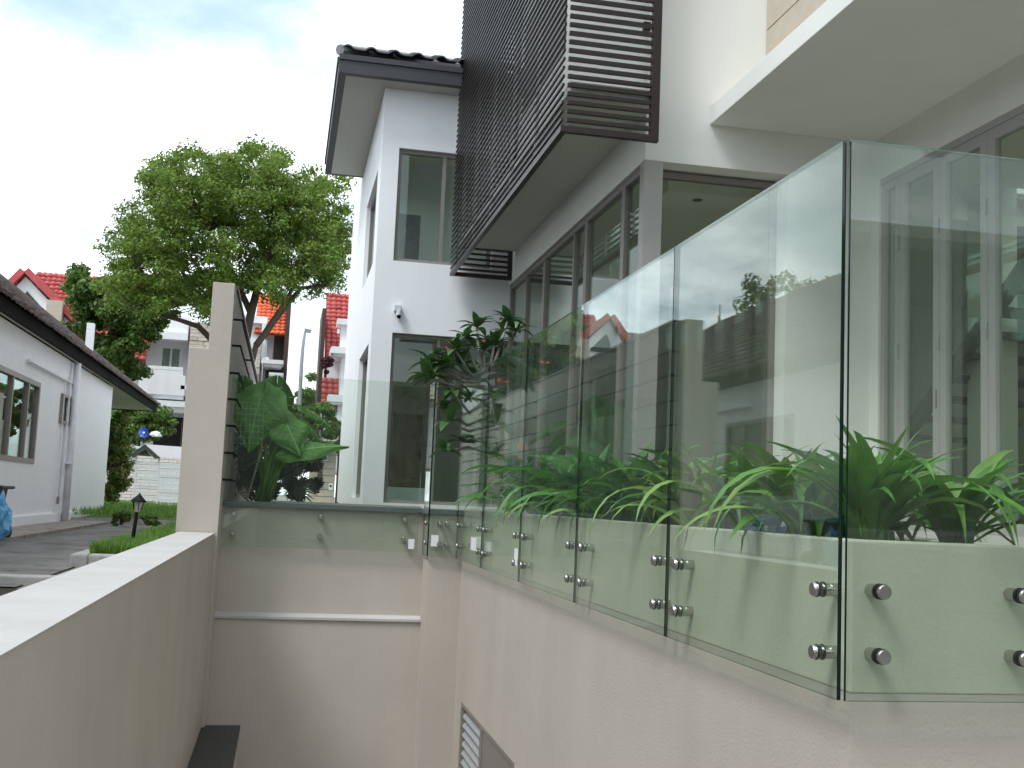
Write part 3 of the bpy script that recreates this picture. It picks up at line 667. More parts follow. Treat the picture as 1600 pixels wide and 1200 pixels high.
def strap_plant(x, y, z, n, sc_, bank, label, seed, name='strap_leaf_plant', name_group='strap-leaved lilies in the planter'):
    n = int(n * 2.1); sc_ = sc_ * (1.5 if y > 4.6 else 1.52)
    rr = random.Random(seed)
    t = thing(name, label, 'plant', (x, y, z), name_group)
    for k in range(n):
        a = 2.399 * k + rr.uniform(-0.3, 0.3)
        u = rr.random(); b_ = bank * 6 if rr.random() < .68 else ((bank + 1) % 3) * 6
        vi = rr.choice([0, 1, 0, 3, 4, 2] if k < n * (.66 if y > 4.6 else .85) else [2, 5, 0])
        inst('leaf', (broad[vi] if (y > 4.9 and k % 2) else straps[b_ + vi]), t, (x + rr.uniform(-.03, .03), y + rr.uniform(-.03, .03), z), Matrix.Rotation(a, 4, 'Z') @ Matrix.Rotation(rr.uniform(-.15, .15), 4, 'X'), sc_ * rr.uniform(0.7, 1.12))
spots = [
 (1.83, 3.30, 20, 0.76, 0, 'big strap-leaved lily nearest the right edge, right of the dark glass corner'),
 (2.22, 3.42, 20, 0.78, 0, 'strap-leaved lily at the far right, spilling past the folding door foot'),
 (1.86, 3.78, 16, 0.74, 0, 'strap-leaved lily just left of the dark glass corner edge'),
 (2.25, 4.02, 16, 0.78, 0, 'strap-leaved lily in the second row behind the blue plastic bag'),
 (1.86, 4.42, 15, 0.72, 1, 'pale arching strap-leaved lily beside the blue plastic bag'),
 (2.15, 4.80, 16, 0.82, 0, 'tall strap-leaved lily with an upright leaf seen in the first glass panel'),
 (1.84, 5.05, 14, 0.74, 1, 'yellowish strap-leaved lily hanging over the planter lip at the first glass joint'),
 (2.15, 5.45, 18, 0.86, 0, 'full strap-leaved lily in the second glass panel, right half'),
 (1.83, 5.75, 18, 0.84, 0, 'strap-leaved lily at the second glass joint with drooping tips'),
 (2.12, 6.15, 18, 0.95, 0, 'strap-leaved lily behind the third glass panel, back row'),
 (1.82, 6.45, 18, 0.88, 0, 'strap-leaved lily behind the third glass panel, front row'),
 (2.10, 6.90, 18, 1.0, 2, 'dark strap-leaved lily at the third glass joint, back row'),
 (1.82, 7.20, 18, 0.92, 0, 'strap-leaved lily at the third glass joint, front row'),
 (2.10, 7.65, 18, 1.0, 2, 'dark strap-leaved lily behind the fourth glass panel'),
 (1.82, 8.0, 18, 0.92, 0, 'bright strap-leaved lily in front of the dark one, fourth glass panel'),
 (2.10, 8.45, 18, 1.0, 2, 'dark strap-leaved lily near the inner end of the planter'),
 (1.82, 8.85, 16, 0.80, 2, 'small dark strap-leaved lily next to the frangipani'),
]
spots += [
 (1.76, 3.55, 8, 0.72, 1, 'small pale lily tuft at the planter lip beside the dark glass corner'),
 (1.76, 4.62, 9, 0.74, 1, 'small pale lily tuft drooping over the lip left of the blue bag'),
 (2.36, 4.45, 16, 0.86, 0, 'back row lily behind the blue plastic bag, against the white wall'),
 (1.76, 5.40, 9, 0.66, 1, 'small drooping lily tuft just behind the first glass joint'),
 (1.76, 6.12, 9, 0.66, 1, 'small drooping lily tuft in the middle of the second glass panel'),
 (1.76, 6.82, 9, 0.66, 0, 'small drooping lily tuft at the second to third glass panel'),
 (1.76, 7.60, 9, 0.66, 1, 'small drooping lily tuft low at the lip of the fourth glass panel'),
 (2.38, 5.15, 16, 0.86, 2, 'tall back row lily in front of the corner window'),
]
for i, (x, y, n, s_, bk, lb) in enumerate(spots): strap_plant(x, y, -0.10, n, s_, bk, lb, 100 + i)
# heliconia: upright dark leaves with orange flowers at the inner end
hel = thing('heliconia', 'dark upright leafy plant with small orange flowers at inner end of planter', 'plant', (1.95, 9.5, -0.1))
rr = random.Random(5)
for k in range(46):
    x, y = rr.uniform(1.72, 2.4), rr.uniform(9.05, 10.1)
    inst('leaf', straps[12 + rr.choice([2, 5, 0])], hel, (x, y, -0.1 + rr.random() * 0.35), Matrix.Rotation(rr.uniform(0, 6.3), 4, 'Z'), rr.uniform(.6, 1.1))
for k in range(4):
    x, y, z = rr.uniform(1.75, 2.2), rr.uniform(9.1, 10.0), rr.uniform(.30, .5)
    fb = MB()
    for q in range(5):
        a = q * 1.25; fb.add([(x, y, z), (x + .03 * math.cos(a), y + .03 * math.sin(a), z + .05), (x + .012 * math.cos(a + 1), y + .012 * math.sin(a + 1), z + .07)], [(0, 1, 2)])
    fb.build('flower', flower_or, hel)

# frangipani
def frleaf():
    mb = MB(); n = 7; vs = []
    for i in range(n + 1):
        t = i / n; x = 0.24 * t; z = 0.02 * math.sin(t * 3.1) - 0.06 * t * t
        wd = 0.046 * math.sin(math.pi * min(1, 0.04 + t ** 0.8 * 0.96)) ** 0.8
        vs += [(x, -wd, z + wd * .25), (x, 0, z), (x, wd, z + wd * .25)]
    fs = [(i * 3 + k, i * 3 + k + 1, i * 3 + k + 4, i * 3 + k + 3) for i in range(n) for k in (0, 1)]
    return mesh_of(mb.add(vs, fs), 'leaf', leaf_frangi, smooth=True)
frl = frleaf()
fg = thing('frangipani', 'frangipani tree with dark leaf rosettes and small pink flowers in the planter', 'tree', (1.98, 9.75, -0.1))
YF = 9.7
def fp(px, py, dy=0): p = atY(px, py, YF + dy); return p
base = Vector((1.98, YF, -0.1)); fork = fp(758, 600); 
tips = [(728, 528, -.1, 11), (793, 502, .1, 6), (772, 540, .05, 9), (692, 575, -.2, 10), (718, 572, .0, 8), (706, 612, -.3, 7), (702, 660, -.35, 5), (692, 640, -.2, 5), (786, 520, .2, 4), (757, 548, .1, 6), (735, 625, -.15, 7), (806, 518, .3, 6), (722, 690, -.2, 7), (745, 512, .2, 8), (712, 548, -.1, 8), (676, 592, -.3, 7), (775, 565, .2, 7), (740, 590, .1, 7), (694, 706, -.3, 6), (672, 568, -.2, 7), (664, 588, -.3, 6), (682, 555, -.1, 6)]
trunk = MB(); trunk.tube([base, base.lerp(fork, .5) + Vector((.02, 0, 0)), fork], [0.035, 0.028, 0.022], 8); trunk.build('trunk', frangi_bark, fg, smooth=True)
for (px, py, dy, n) in tips:
    p = fp(px, py, dy); lo = fork if py < 600 else base.lerp(fork, .65)
    midp = lo.lerp(p, 0.55) + Vector((0, 0, -0.05))
    MB().tube([lo, midp, p], [0.018, 0.013, 0.011], 6).build('branch', frangi_bark, fg, smooth=True)
    for k in range(n + 3):
        a = 2.4 * k; el = R(random.uniform(-12, 65))
        inst('leaf', frl, fg, p, Matrix.Rotation(a, 4, 'Z') @ Matrix.Rotation(-el, 4, 'Y'), random.uniform(.6, .95))
for (px, py) in ((699, 543), (756, 531)):
    p = fp(px, py, -.15); fb = MB()
    for q in range(6):
        a = q * 1.05; fb.add([(p.x, p.y, p.z), (p.x + .019 * math.cos(a), p.y, p.z + .019 * math.sin(a)), (p.x + .019 * math.cos(a + .8), p.y - .012, p.z + .019 * math.sin(a + .8))], [(0, 1, 2)])
    fb.build('flower', flower_pk, fg)

# blue plastic bag in the planter, and a pale board behind the leaves
def crumple(c, r3, seed, n=3):
    import bmesh
    bm = bmesh.new(); bmesh.ops.create_icosphere(bm, subdivisions=n, radius=1); rr = random.Random(seed)
    from mathutils import noise
    mb = MB()
    vs = []
    for v in bm.verts:
        d = v.co.normalized(); k = 1 + 0.45 * noise.noise(d * 2.2 + Vector((seed, 0, 0))) + 0.25 * noise.noise(d * 6 + Vector((0, seed, 0)))
        vs.append((c[0] + d.x * r3[0] * k, c[1] + d.y * r3[1] * k, c[2] + max(-.75, d.z * k) * r3[2]))
    mb.add(vs, [tuple(v.index for v in f.verts) for f in bm.faces]); bm.free(); return mb
tag(crumple((1.80, 4.02, -0.06), (0.07, 0.15, 0.085), 3).build('plastic_bag', blue_bag, org=(1.8, 4.02, -.1)), 'crumpled dark blue plastic bag lying among the planter leaves', 'bag')

# ---------------------------------------------------------------- elephant ear and neighbours behind the end glass
def ear_mesh(L, W, droop, m_, wave=0.07, n=14, mcount=8):
    mb = MB(); vs = []
    for i in range(n + 1):
        t = -0.28 + 1.28 * i / n
        if t < 0: wfull = W * (0.80 * math.sqrt(max(0, 1 - (t / 0.285) ** 2)) ) + .004; inner = W * 0.16 * (-t / 0.28)
        else: wfull = W * (0.80 + 0.25 * math.sin(math.pi * min(1, t * 1.6)) * (t < .6)) * (1 - t ** 1.9) ** 0.9 + 0.002; inner = 0
        for k in range(-mcount, mcount + 1):
            s_ = k / mcount; y = s_ * wfull
            if inner and abs(k) < 1: y = 0
            x = t * L; z = -droop * (max(0, t) ** 2) * L - 0.22 * abs(s_) ** 1.6 * W + wave * W * math.sin(9 * t + 2.2 * abs(s_) * 3) * abs(s_) ** 1.2 + .05 * W * abs(math.sin(7 * math.pi * (t + abs(s_) * .35))) * abs(s_)
            if t < 0 and abs(s_) < 0.25: z -= 0.02; x = max(x, -0.03 * L * (1 - abs(s_) * 4) + t * L * abs(s_) * 4)
            vs.append((x, y, z))
    q = 2 * mcount + 1; mb2 = []
    P = lambda i, k: Vector(vs[i * q + k + mcount]) + Vector((0, 0, .004))
    for i in range(3, n): mb2.append((P(i, 0) + Vector((0, -.006, 0)), P(i + 1, 0) + Vector((0, -.004, 0)), P(i + 1, 0) + Vector((0, .004, 0)), P(i, 0) + Vector((0, .006, 0))))
    for i0 in range(3, n - 3, 2):
        for sg in (-1, 1):
            for k in range(mcount - 1):
                ia, ib = min(n, i0 + int(k * .4)), min(n, i0 + int((k + 1) * .4)); a_, b_ = P(ia, sg * k), P(ib, sg * (k + 1)); w_ = Vector((.0028, 0, 0)); mb2.append((a_ - w_, b_ - w_, b_ + w_, a_ + w_))
    fs = [(i * q + k, i * q + k + 1, (i + 1) * q + k + 1, (i + 1) * q + k) for i in range(n) for k in range(q - 1)]
    mb.add(vs, fs, 0)
    for qd in mb2: mb.quad(*qd, mi=1)
    return mesh_of(mb, 'leaf', [m_, vein_m], smooth=True)
def frame_rot(tipdir, normal):
    x = Vector(tipdir).normalized(); z = Vector(normal); z = (z - x * z.dot(x)).normalized(); y = z.cross(x)
    M3 = Matrix((x, y, z)).transposed(); return M3.to_4x4()
YA = 11.3
ea = thing('elephant_ear', 'large elephant ear plant with broad heart leaves against the boundary wall', 'plant', atY(408, 785, YA))
eb = atY(408, 783, YA)
def ep(px, py, dy=0): return atY(px, py, YA + dy)
leaves = [  # petiole joint px, tip px, L, W, normal, material
 ((408, 618, -.1), (383, 702, -.25), 0.56, 0.30, (-.25, -1, .35), leaf_ear),
 ((436, 606, .10), (440, 672, .05), 0.46, 0.22, (.55, -.7, .5), leaf_ear_dk),
 ((447, 662, -.15), (466, 698, -.3), 0.36, 0.20, (.25, -1, .2), leaf_ear),
 ((457, 706, -.2), (541, 688, -.1), 0.58, 0.13, (.1, -.75, .65), leaf_ear),
 ((470, 655, .3), (510, 690, .3), 0.42, 0.15, (.3, -.4, .9), leaf_ear_dk),
 ((480, 640, .5), (535, 672, .5), 0.38, 0.14, (.2, -.3, .9), leaf_ear_dk),
 ((440, 650, .1), (420, 690, .0), 0.34, 0.18, (-.3, -1, .4), leaf_ear),
 ((375, 600, .3), (362, 640, .3), 0.34, 0.18, (-.5, -.6, .4), leaf_ear_dk),
]
for k, (j, tp, L, W, nn, m_) in enumerate(leaves):
    J = ep(*j); T_ = ep(*tp)
    me = ear_mesh(L, W, 0.18, m_)
    inst('leaf', me, ea, J, frame_rot(T_ - J, nn))
    root = eb + Vector((random.uniform(-.05, .08), random.uniform(-.05, .1), 0))
    mid = root.lerp(J, 0.5) + Vector(((J.x - root.x) * -0.12, 0, 0.06))
    MB().tube([root, root.lerp(mid, .5) + Vector((0, 0, .02)), mid, J.lerp(mid, .4), J], [0.035, 0.026, 0.018, 0.013, 0.010], 8).build('stalk', stalk, ea, smooth=True)
for q in range(3):
    MB().tube([eb + Vector((0.03 * q, 0, 0)), ep(432 + 12 * q, 715 - 15 * q)], [0.03, 0.006], 7).build('stalk', stalk, ea, smooth=True)
can = thing('garden_cane', 'thin grey cane leaning beside the elephant ear stalks', 'cane', ep(386, 781, -.15))
MB().tube([ep(386, 781, -.15), ep(405, 715, -.15), ep(418, 655, 0)], 0.011, 6).build('cane_rod', cane, can)
wt = thing('reflection_grid', 'pale green wire grid standing in for a lattice reflection before the largest elephant ear leaf', 'trellis', ep(385, 690, -.55))  # wires added to imitate a lattice reflected in the end glass
p00, p10, p01 = ep(358, 628, -.55), ep(413, 630, -.55), ep(354, 692, -.55)
for k in range(9):
    a = p00.lerp(p10, k / 8); c = p01 + (p10 - p00) * (k / 8); MB().tube([a, c], 0.0022, 4).build('wire', pale_green_wire, wt)
for k in range(8):
    a = p00.lerp(p01, k / 7); c = a + (p10 - p00); MB().tube([a, c], 0.0022, 4).build('wire', pale_green_wire, wt)

def leaf_cloud(n, centers, radii, size, seed, flat=0.45, aspect=0.5, shell=0.35):
    """n leaf faces spread over ellipsoid clumps"""
    r_ = np.random.default_rng(seed); C_ = np.array(centers, float); Rr = np.array(radii, float)
    if Rr.ndim == 1: Rr = np.repeat(Rr[:, None], 3, 1)
    wgt = (Rr.prod(1)) ** (2 / 3); idx = r_.choice(len(C_), n, p=wgt / wgt.sum())
    d = r_.normal(size=(n, 3)); d /= np.linalg.norm(d, axis=1)[:, None]
    rad = (shell + (1 - shell) * r_.random(n) ** 0.6); P = C_[idx] + d * rad[:, None] * Rr[idx]
    nn = d + r_.normal(size=(n, 3)) * flat + np.array([0, 0, .5]); nn /= np.linalg.norm(nn, axis=1)[:, None]
    t = np.cross(nn, r_.normal(size=(n, 3))); t /= np.linalg.norm(t, axis=1)[:, None]; b_ = np.cross(nn, t)
    s_ = size * r_.uniform(.6, 1.3, n)[:, None]
    V = np.stack([P - t * s_, P + b_ * s_ * aspect + nn * s_ * .15, P + t * s_, P - b_ * s_ * aspect + nn * s_ * .15], 1).reshape(-1, 3)
    return V, np.arange(n * 4).reshape(-1, 4)
def clumps_in(pxs, Y, dY, seed, n, rpx, jitter=0.9):
    """random clump centres inside big px circles (x, y, r) at depth Y"""
    rr = random.Random(seed); out_, rad = [], []
    tot = sum(r_ ** 2 for _, _, r_ in pxs)
    for (cx, cy, r_) in pxs:
        for k in range(max(2, int(n * r_ * r_ / tot))):
            while True:
                a, b_, c_ = rr.uniform(-1, 1), rr.uniform(-1, 1), rr.uniform(-1, 1)
                if a * a + b_ * b_ + c_ * c_ < 1: break
            out_.append(tuple(atY(cx + a * r_, cy + b_ * r_, Y + c_ * dY))); q = rpx * Y / F_PX * rr.uniform(.6, 1.3)
            rad.append((q, q, q * .7))
    return out_, rad
# dark palms under the elephant ear
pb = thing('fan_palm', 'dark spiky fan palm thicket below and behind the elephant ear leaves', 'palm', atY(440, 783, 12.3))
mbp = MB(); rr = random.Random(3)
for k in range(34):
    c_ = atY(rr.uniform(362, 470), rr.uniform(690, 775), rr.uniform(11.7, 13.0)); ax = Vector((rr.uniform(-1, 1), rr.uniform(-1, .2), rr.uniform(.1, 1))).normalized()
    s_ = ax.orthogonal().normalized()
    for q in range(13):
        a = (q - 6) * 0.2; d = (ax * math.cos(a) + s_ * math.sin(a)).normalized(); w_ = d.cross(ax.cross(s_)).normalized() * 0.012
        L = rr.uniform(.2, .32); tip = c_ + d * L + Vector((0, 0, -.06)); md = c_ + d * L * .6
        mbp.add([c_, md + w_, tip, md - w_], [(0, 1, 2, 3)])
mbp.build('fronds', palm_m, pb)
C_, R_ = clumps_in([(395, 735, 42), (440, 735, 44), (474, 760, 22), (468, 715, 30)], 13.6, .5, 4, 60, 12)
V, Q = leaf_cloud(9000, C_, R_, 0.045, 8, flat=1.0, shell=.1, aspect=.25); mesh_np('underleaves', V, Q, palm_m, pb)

# ---------------------------------------------------------------- trees
def tree(name, label, Y, base_px, trunk_px, blobs, nleaf, leafm, size, seed, dY, nclump, rpx, group=None, thick=0.2, branches=(), shell=.12):
    bp_ = atY(*base_px, Y); t = thing(name, label, 'tree', bp_, group)
    tr = MB(); pts = [bp_] + [atY(*q, Y) for q in trunk_px]
    tr.tube(pts, [thick * (1 - .45 * i / len(pts)) for i in range(len(pts))], 10)
    rr = random.Random(seed); C_, R_ = clumps_in(blobs, Y, dY, seed, nclump, rpx)
    for br_ in branches:
        q = [atY(a, b_, Y + dy) for a, b_, dy in br_]; tr.tube(q, [thick * .62 * (1 - .75 * i / len(q)) for i in range(len(q))], 7)
    tr.build('trunk', bark, t, smooth=True)
    tw = MB(); anchors = [Vector(atY(*br_[-1][:2], Y + br_[-1][2])) for br_ in branches] + [pts[-1]]
    for c_ in C_[::2]:
        c_ = Vector(c_); a = min(anchors, key=lambda q: (q - c_).length); mid = a.lerp(c_, .5) + Vector((0, 0, (c_ - a).length * -.05))
        tw.tube([a, mid, c_], [thick * .16, thick * .1, thick * .04], 4, cap=False)
    tw.build('twigs', bark, t)
    V, Q = leaf_cloud(nleaf, C_, R_, size, seed + 1, shell=shell, flat=.8); o = mesh_np('crown', V, Q, leafm, t)
    return t
tree('rain_tree', 'big spreading green tree with leaning trunk behind the boundary wall', 38, (390, 700), [(383, 620), (378, 560), (392, 490), (405, 440)],
     [(300, 300, 75), (390, 290, 70), (250, 350, 65), (350, 380, 85), (450, 330, 62), (480, 400, 60), (240, 440, 60), (500, 330, 45), (430, 440, 42), (205, 385, 38), (520, 420, 34), (185, 440, 40), (330, 455, 40), (505, 285, 36), (255, 275, 34), (420, 260, 34), (525, 365, 38)],
     88000, leaf_tree, 0.068, 21, 3.2, 900, 19, thick=0.19, shell=0.0,
     branches=[[(385, 600, 0), (400, 540, 0), (440, 480, -.5), (470, 430, -.5)], [(378, 560, 0), (350, 500, 1), (300, 450, 1), (270, 400, 1)], [(392, 490, 0), (360, 420, .5), (340, 350, 0)], [(405, 440, 0), (430, 380, 0), (440, 320, 0)], [(340, 540, 1), (310, 510, 1), (280, 500, .5), (240, 490, 0)], [(400, 540, 0), (430, 500, 0), (470, 450, 0), (510, 447, 0)]])
tree('garden_tree', 'darker lower tree rising behind the dark roof at left', 44, (165, 640), [(160, 590), (170, 540), (180, 500)],
     [(150, 470, 42), (200, 470, 50), (140, 520, 38), (185, 540, 42), (250, 465, 42), (180, 590, 30), (215, 515, 34), (290, 455, 26), (128, 440, 22), (330, 470, 20), (215, 575, 14)],
     30000, leaf_tree2, 0.10, 41, 2.0, 170, 15, thick=0.16,
     branches=[[(160, 600, 0), (140, 540, 0), (125, 480, 0)], [(170, 540, 0), (200, 500, 0), (230, 470, 0)]])
tree('street_tree', 'round bright green tree beyond the street lamp', 58, (500, 700), [(500, 650), (500, 630)], [(490, 618, 30), (460, 640, 26), (515, 640, 30), (480, 660, 35)], 12000, leaf_tree, 0.12, 51, 2, 60, 12, thick=.15)
tree('hedge_tree', 'dense green foliage below the street lamp behind the elephant ear', 30, (500, 760), [(500, 720)], [(470, 650, 22), (500, 655, 26), (530, 670, 20), (480, 690, 20), (515, 690, 14), (448, 650, 20), (535, 700, 10)], 12000, leaf_tree2, 0.07, 52, 1, 60, 10, thick=.08)
p = Vector((-13.5, 36, 0))
t = thing('slender_tree', 'thin-leaved tree standing behind the neighbour house roof', 'tree', (-13.5, 36, -.5))
MB().tube([(-13.5, 36, -.5), (-13.4, 36, 6)], [.2, .1], 8).build('trunk', bark, t)
C_ = [(-13.5 + rng.uniform(-1.6, 1.6), 36 + rng.uniform(-1.4, 1.4), 6.8 + rng.uniform(-1.6, 1.3)) for _ in range(60)]; V, Q = leaf_cloud(7000, C_, [0.35] * 60, 0.09, 77); mesh_np('crown', V, Q, leaf_tree, t)
# unseen house wall added behind the viewer to darken glass reflections
bh = thing('rear_sky_blocker', 'unseen wall with garage opening added behind the viewer to dim glass reflections', 'house', (4, -7.5, -3.1))
b = MB(); wall_cells(b, 'y', -7.5, -7.95, -2.4, 12, -3.1, 3.6, [(-0.4, 3.2, -3.0, -0.9), (4.5, 6.5, 0.2, 1.6)]); b.build('wall', rear_m, bh)
MB().box(-2.8, 12.4, -8, -6.9, 3.6, 3.75).build('roof_slab', soffit_m, bh)
MB().box(-0.4, 3.2, -7.8, -7.6, -3.0, -0.9).build('garage_door', frame_m, bh)
win_y(-7.4, 4.5, 6.5, 0.2, 1.6, mull=(5.5,), parent=bh, pm_=dkgrey)

# ---------------------------------------------------------------- neighbour house (left)
nb = thing('neighbour_house', 'single storey white house with dark weathered tile roof at left', 'house', (-3, 14, -0.55))
XN, XEV, ZE0, ZE1 = -3.12, -3.01, 1.79, 1.95
XR, ZR = -5.43, 3.80
YN, YR = 21.2, 27.3
b = MB()
def yN(px, py=650): return atX(px, py, XN).y
wy0, wy1 = yN(1, 650), yN(66, 650); wz0, wz1 = atX(30, 722, XN).z, atX(30, 592, XN).z
wy0, wy1 = 12.97, 15.18; wz0, wz1 = 0.25, 1.28
ay0, ay1 = atX(93, 640, XN).y, atX(113, 650, XN).y; az0, az1 = atX(103, 664, XN).z, atX(103, 618, XN).z
wall_cells(b, 'x', XN - 0.2, XN, -8, YN, -0.56, ZE0, [(wy0, wy1, wz0, wz1), (ay0, ay1, az0, az1)])
b.box(-7.95, XN - 0.2, YN - 0.2, YN, -0.56, ZE0); b.box(-7.95, -7.0, -8, YN - .2, -0.56, ZE0)
b.build('wall', oldwhite, nb)
MB().box(XN, XN + 0.03, -8, YN + 0.02, -0.56, -0.40).build('plinth', oldwhite, nb)
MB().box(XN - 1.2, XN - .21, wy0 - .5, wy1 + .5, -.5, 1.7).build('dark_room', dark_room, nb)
def lerp(a, b_, t): return a + (b_ - a) * t
win_x(XN - 0.06, wy0, wy1, wz0, wz1, mull=(lerp(wy0, wy1, .35), lerp(wy0, wy1, .72)), fw_=0.06, parent=nb, dep=.07)
aw = MB(); 
win_x(XN - 0.03, ay0, ay1, az0, az1, mull=((ay0 + ay1) / 2,), fw_=0.04, parent=nb, dep=.07)
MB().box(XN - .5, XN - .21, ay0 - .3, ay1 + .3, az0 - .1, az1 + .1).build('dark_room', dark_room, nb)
pg = MB(); 
MB().tube([(XN + .08, 17.16, -.55), (XN + .08, 17.16, ZE0 - .02)], 0.05, 10).build('downpipe', grey_pipe, nb, smooth=True)
MB().tube([(XN + .03, 16.97, -.3), (XN + .03, 16.97, 1.55)], 0.02, 8).build('conduit', grey_pipe, nb)
MB().tube([(XN + .03, 14.28, 1.47), (XN + .03, 17.38, 1.47), (XN + .03, 17.38, 1.3)], 0.02, 6).build('conduit', grey_pipe, nb)
MB().tube([(XN + .03, 16.63, -.33), (XN + .03, 16.63, 1.45)], 0.012, 6).build('conduit', grey_pipe, nb)
MB().box(XN, XN + .12, 17.00, 17.32, .30, .33).build('pipe_clamp', grey_pipe, nb)
MB().box(XN, XN + .012, 16.74, 17.11, -.27, -.17).build('vent_grille', frame_m, nb)
MB().box(XN, XN + .06, 16.76, 16.84, -.55, -.27).build('drain_pipe', grey_pipe, nb)
# roof
YF0 = -10
MB().box(XEV - .03, XEV, YF0, YR, ZE0, ZE1).box(-7.85, XEV - .03, YR - .03, YR, ZE0, ZE1).build('fascia', fascia_m, nb)
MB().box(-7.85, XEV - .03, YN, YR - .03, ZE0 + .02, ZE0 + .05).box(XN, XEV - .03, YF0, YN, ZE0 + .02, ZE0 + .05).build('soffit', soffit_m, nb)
yh_ = 21.3
b = MB(); b.add([(XEV, YF0, ZE1 - .02), (XEV, YR, ZE1 - .02), (XR, yh_, ZR - .02), (XR, YF0, ZR - .02), (-7.85, YR, ZE1 - .02), (-7.85, YF0, ZE1 - .02)], [(0, 1, 2, 3), (1, 4, 2), (4, 5, 3, 2)]); b.build('roof_deck', fascia_m, nb)
sl_ = math.hypot(XEV - XR, ZR - ZE1)
kx = (YR - yh_) / sl_
Vd = nrm(A(XR - XEV, 0, ZR - ZE1))
add_roof('roof_tiles', nb, A(XEV + .05, YF0, ZE1 - .02), A(XEV + .05, YR, ZE1 - .02), A(XR + .0, YF0, ZR), 0.22, 0.20, 0.028, 0.032, tile_br, res=6,
         clip=lambda c: c[:, 1] < YR - (XEV - c[:, 0]) / (XEV - XR) * (YR - yh_))
MB().tube([(XR, YF0, ZR + .02), (XR, yh_, ZR + .02)], .07, 8).build('ridge', tile_br, nb)
MB().tube([(XR, yh_, ZR + .02), (XEV, YR, ZE1 + .02)], .06, 8).tube([(XR, yh_, ZR + .02), (XR + .02, yh_, ZR + .2)], [.05, .02], 6).tube([(XR, yh_, ZR + .1), (XR, yh_, ZR + .42)], .012, 5).build('hip_ridge', tile_br, nb)
# chimney stub
cs = atX(139, 545, -3.6); ct = atX(143, 506, -3.6)
MB().box(-3.66, -3.54, cs.y - .07, cs.y + .09, cs.z - .45, ct.z).build('vent_stack', oldwhite, nb)

# driveway edge, curbs
kb = MB(); kb.box(-1.40, -1.28, 8.2, 15.5, -.58, -.465); kb.box(-1.28, -.84, 8.2, 8.32, -.58, -.465)
tag(kb.build('bed_kerb', concrete, org=(-1.3, 8.3, -.58), bevel=.015), 'low rough concrete kerb around the narrow grass bed', 'kerb')
tag(MB().box(-6, -.835, 6.62, 6.75, -1.0, -.505).build('low_wall', concrete, org=(-3, 6.7, -1), bevel=.01), 'low pale concrete wall crossing behind the parapet at left edge', 'wall')

# bollard lamp
lb = atZ(205, 858, -.49); lt = atY(222, 775, lb.y)
ln = thing('garden_lamp', 'short black garden lamp with lantern head leaning in the grass bed', 'lamp', lb)
top = lb + Vector((0.0, 0, 0)); topz = atY(214, 800, lb.y)
MB().tube([lb, topz], [.017, .014], 8).build('post', black_m, ln)
dr = (topz - lb).normalized()
def ring(c, r_, n=6): 
    a = dr.orthogonal().normalized(); bb = dr.cross(a); return [c + (a * math.cos(2 * math.pi * k / n) + bb * math.sin(2 * math.pi * k / n)) * r_ for k in range(n)]
MB().tube([topz, topz + dr * .02, topz + dr * .085], [.018, .028, .046], 6).build('lamp_glass', lampglass, ln)
cg = MB(); a_, b_ = ring(topz + dr * .02, .030), ring(topz + dr * .085, .048)
for k in range(6): cg.tube([a_[k], b_[k]], .004, 4)
cg.build('cage', black_m, ln)
MB().tube([topz + dr * .083, topz + dr * .092, topz + dr * .13, topz + dr * .14, topz + dr * .155], [.066, .066, .022, .012, .004], 6).build('lamp_cap', black_m, ln)

# wheelie bin with bags
bn = thing('wheelie_bin', 'dark wheelie bin with teal lid at the left edge', 'bin', (-2.72, 10.9, -.55))
bx0, bx1, by0, by1 = -2.98, -2.545, 10.9, 11.4
b = MB(); b.add([(bx0 + .04, by0 + .04, -.47), (bx1 - .05, by0 + .04, -.47), (bx1 - .05, by1 - .04, -.47), (bx0 + .04, by1 - .04, -.47), (bx0, by0, -.05), (bx1, by0, -.05), (bx1, by1, -.05), (bx0, by1, -.05)],
  [(0, 3, 2, 1), (4, 5, 6, 7), (0, 1, 5, 4), (1, 2, 6, 5), (2, 3, 7, 6), (3, 0, 4, 7)]); b.build('bin_body', bin_body, bn, bevel=.01)
MB().add([(bx0 - .02, by0 - .03, -.05), (bx1 + .03, by0 - .03, -.05), (bx1 + .03, by1 + .02, -.05), (bx0 - .02, by1 + .02, -.05), (bx0, by0, -.005), (bx1 - .02, by0, -.03), (bx1 - .02, by1, -.03), (bx0, by1, .01)], [(0, 3, 2, 1), (4, 5, 6, 7), (0, 1, 5, 4), (1, 2, 6, 5), (2, 3, 7, 6), (3, 0, 4, 7)]).build('lid', bin_lid, bn, bevel=.008)
MB().tube([(bx1 + .045, by0, -.045), (bx1 + .045, by1, -.045)], .015, 8).build('handle', bin_body, bn)
for yy in (by0 - .04, by1 - .02): MB().tube([(bx1 - .03, yy, -.46), (bx1 - .03, yy + .06, -.46)], .09, 18).build('wheel', rubber, bn)
tag(crumple(tuple(atY(-4, 815, 10.6)), (.10, .10, .22), 8, 4).build('rubbish_bag', blue_bag2, org=(-2.8, 10.7, -.55)), 'bright blue rubbish bag leaning against the wheelie bin', 'bag')

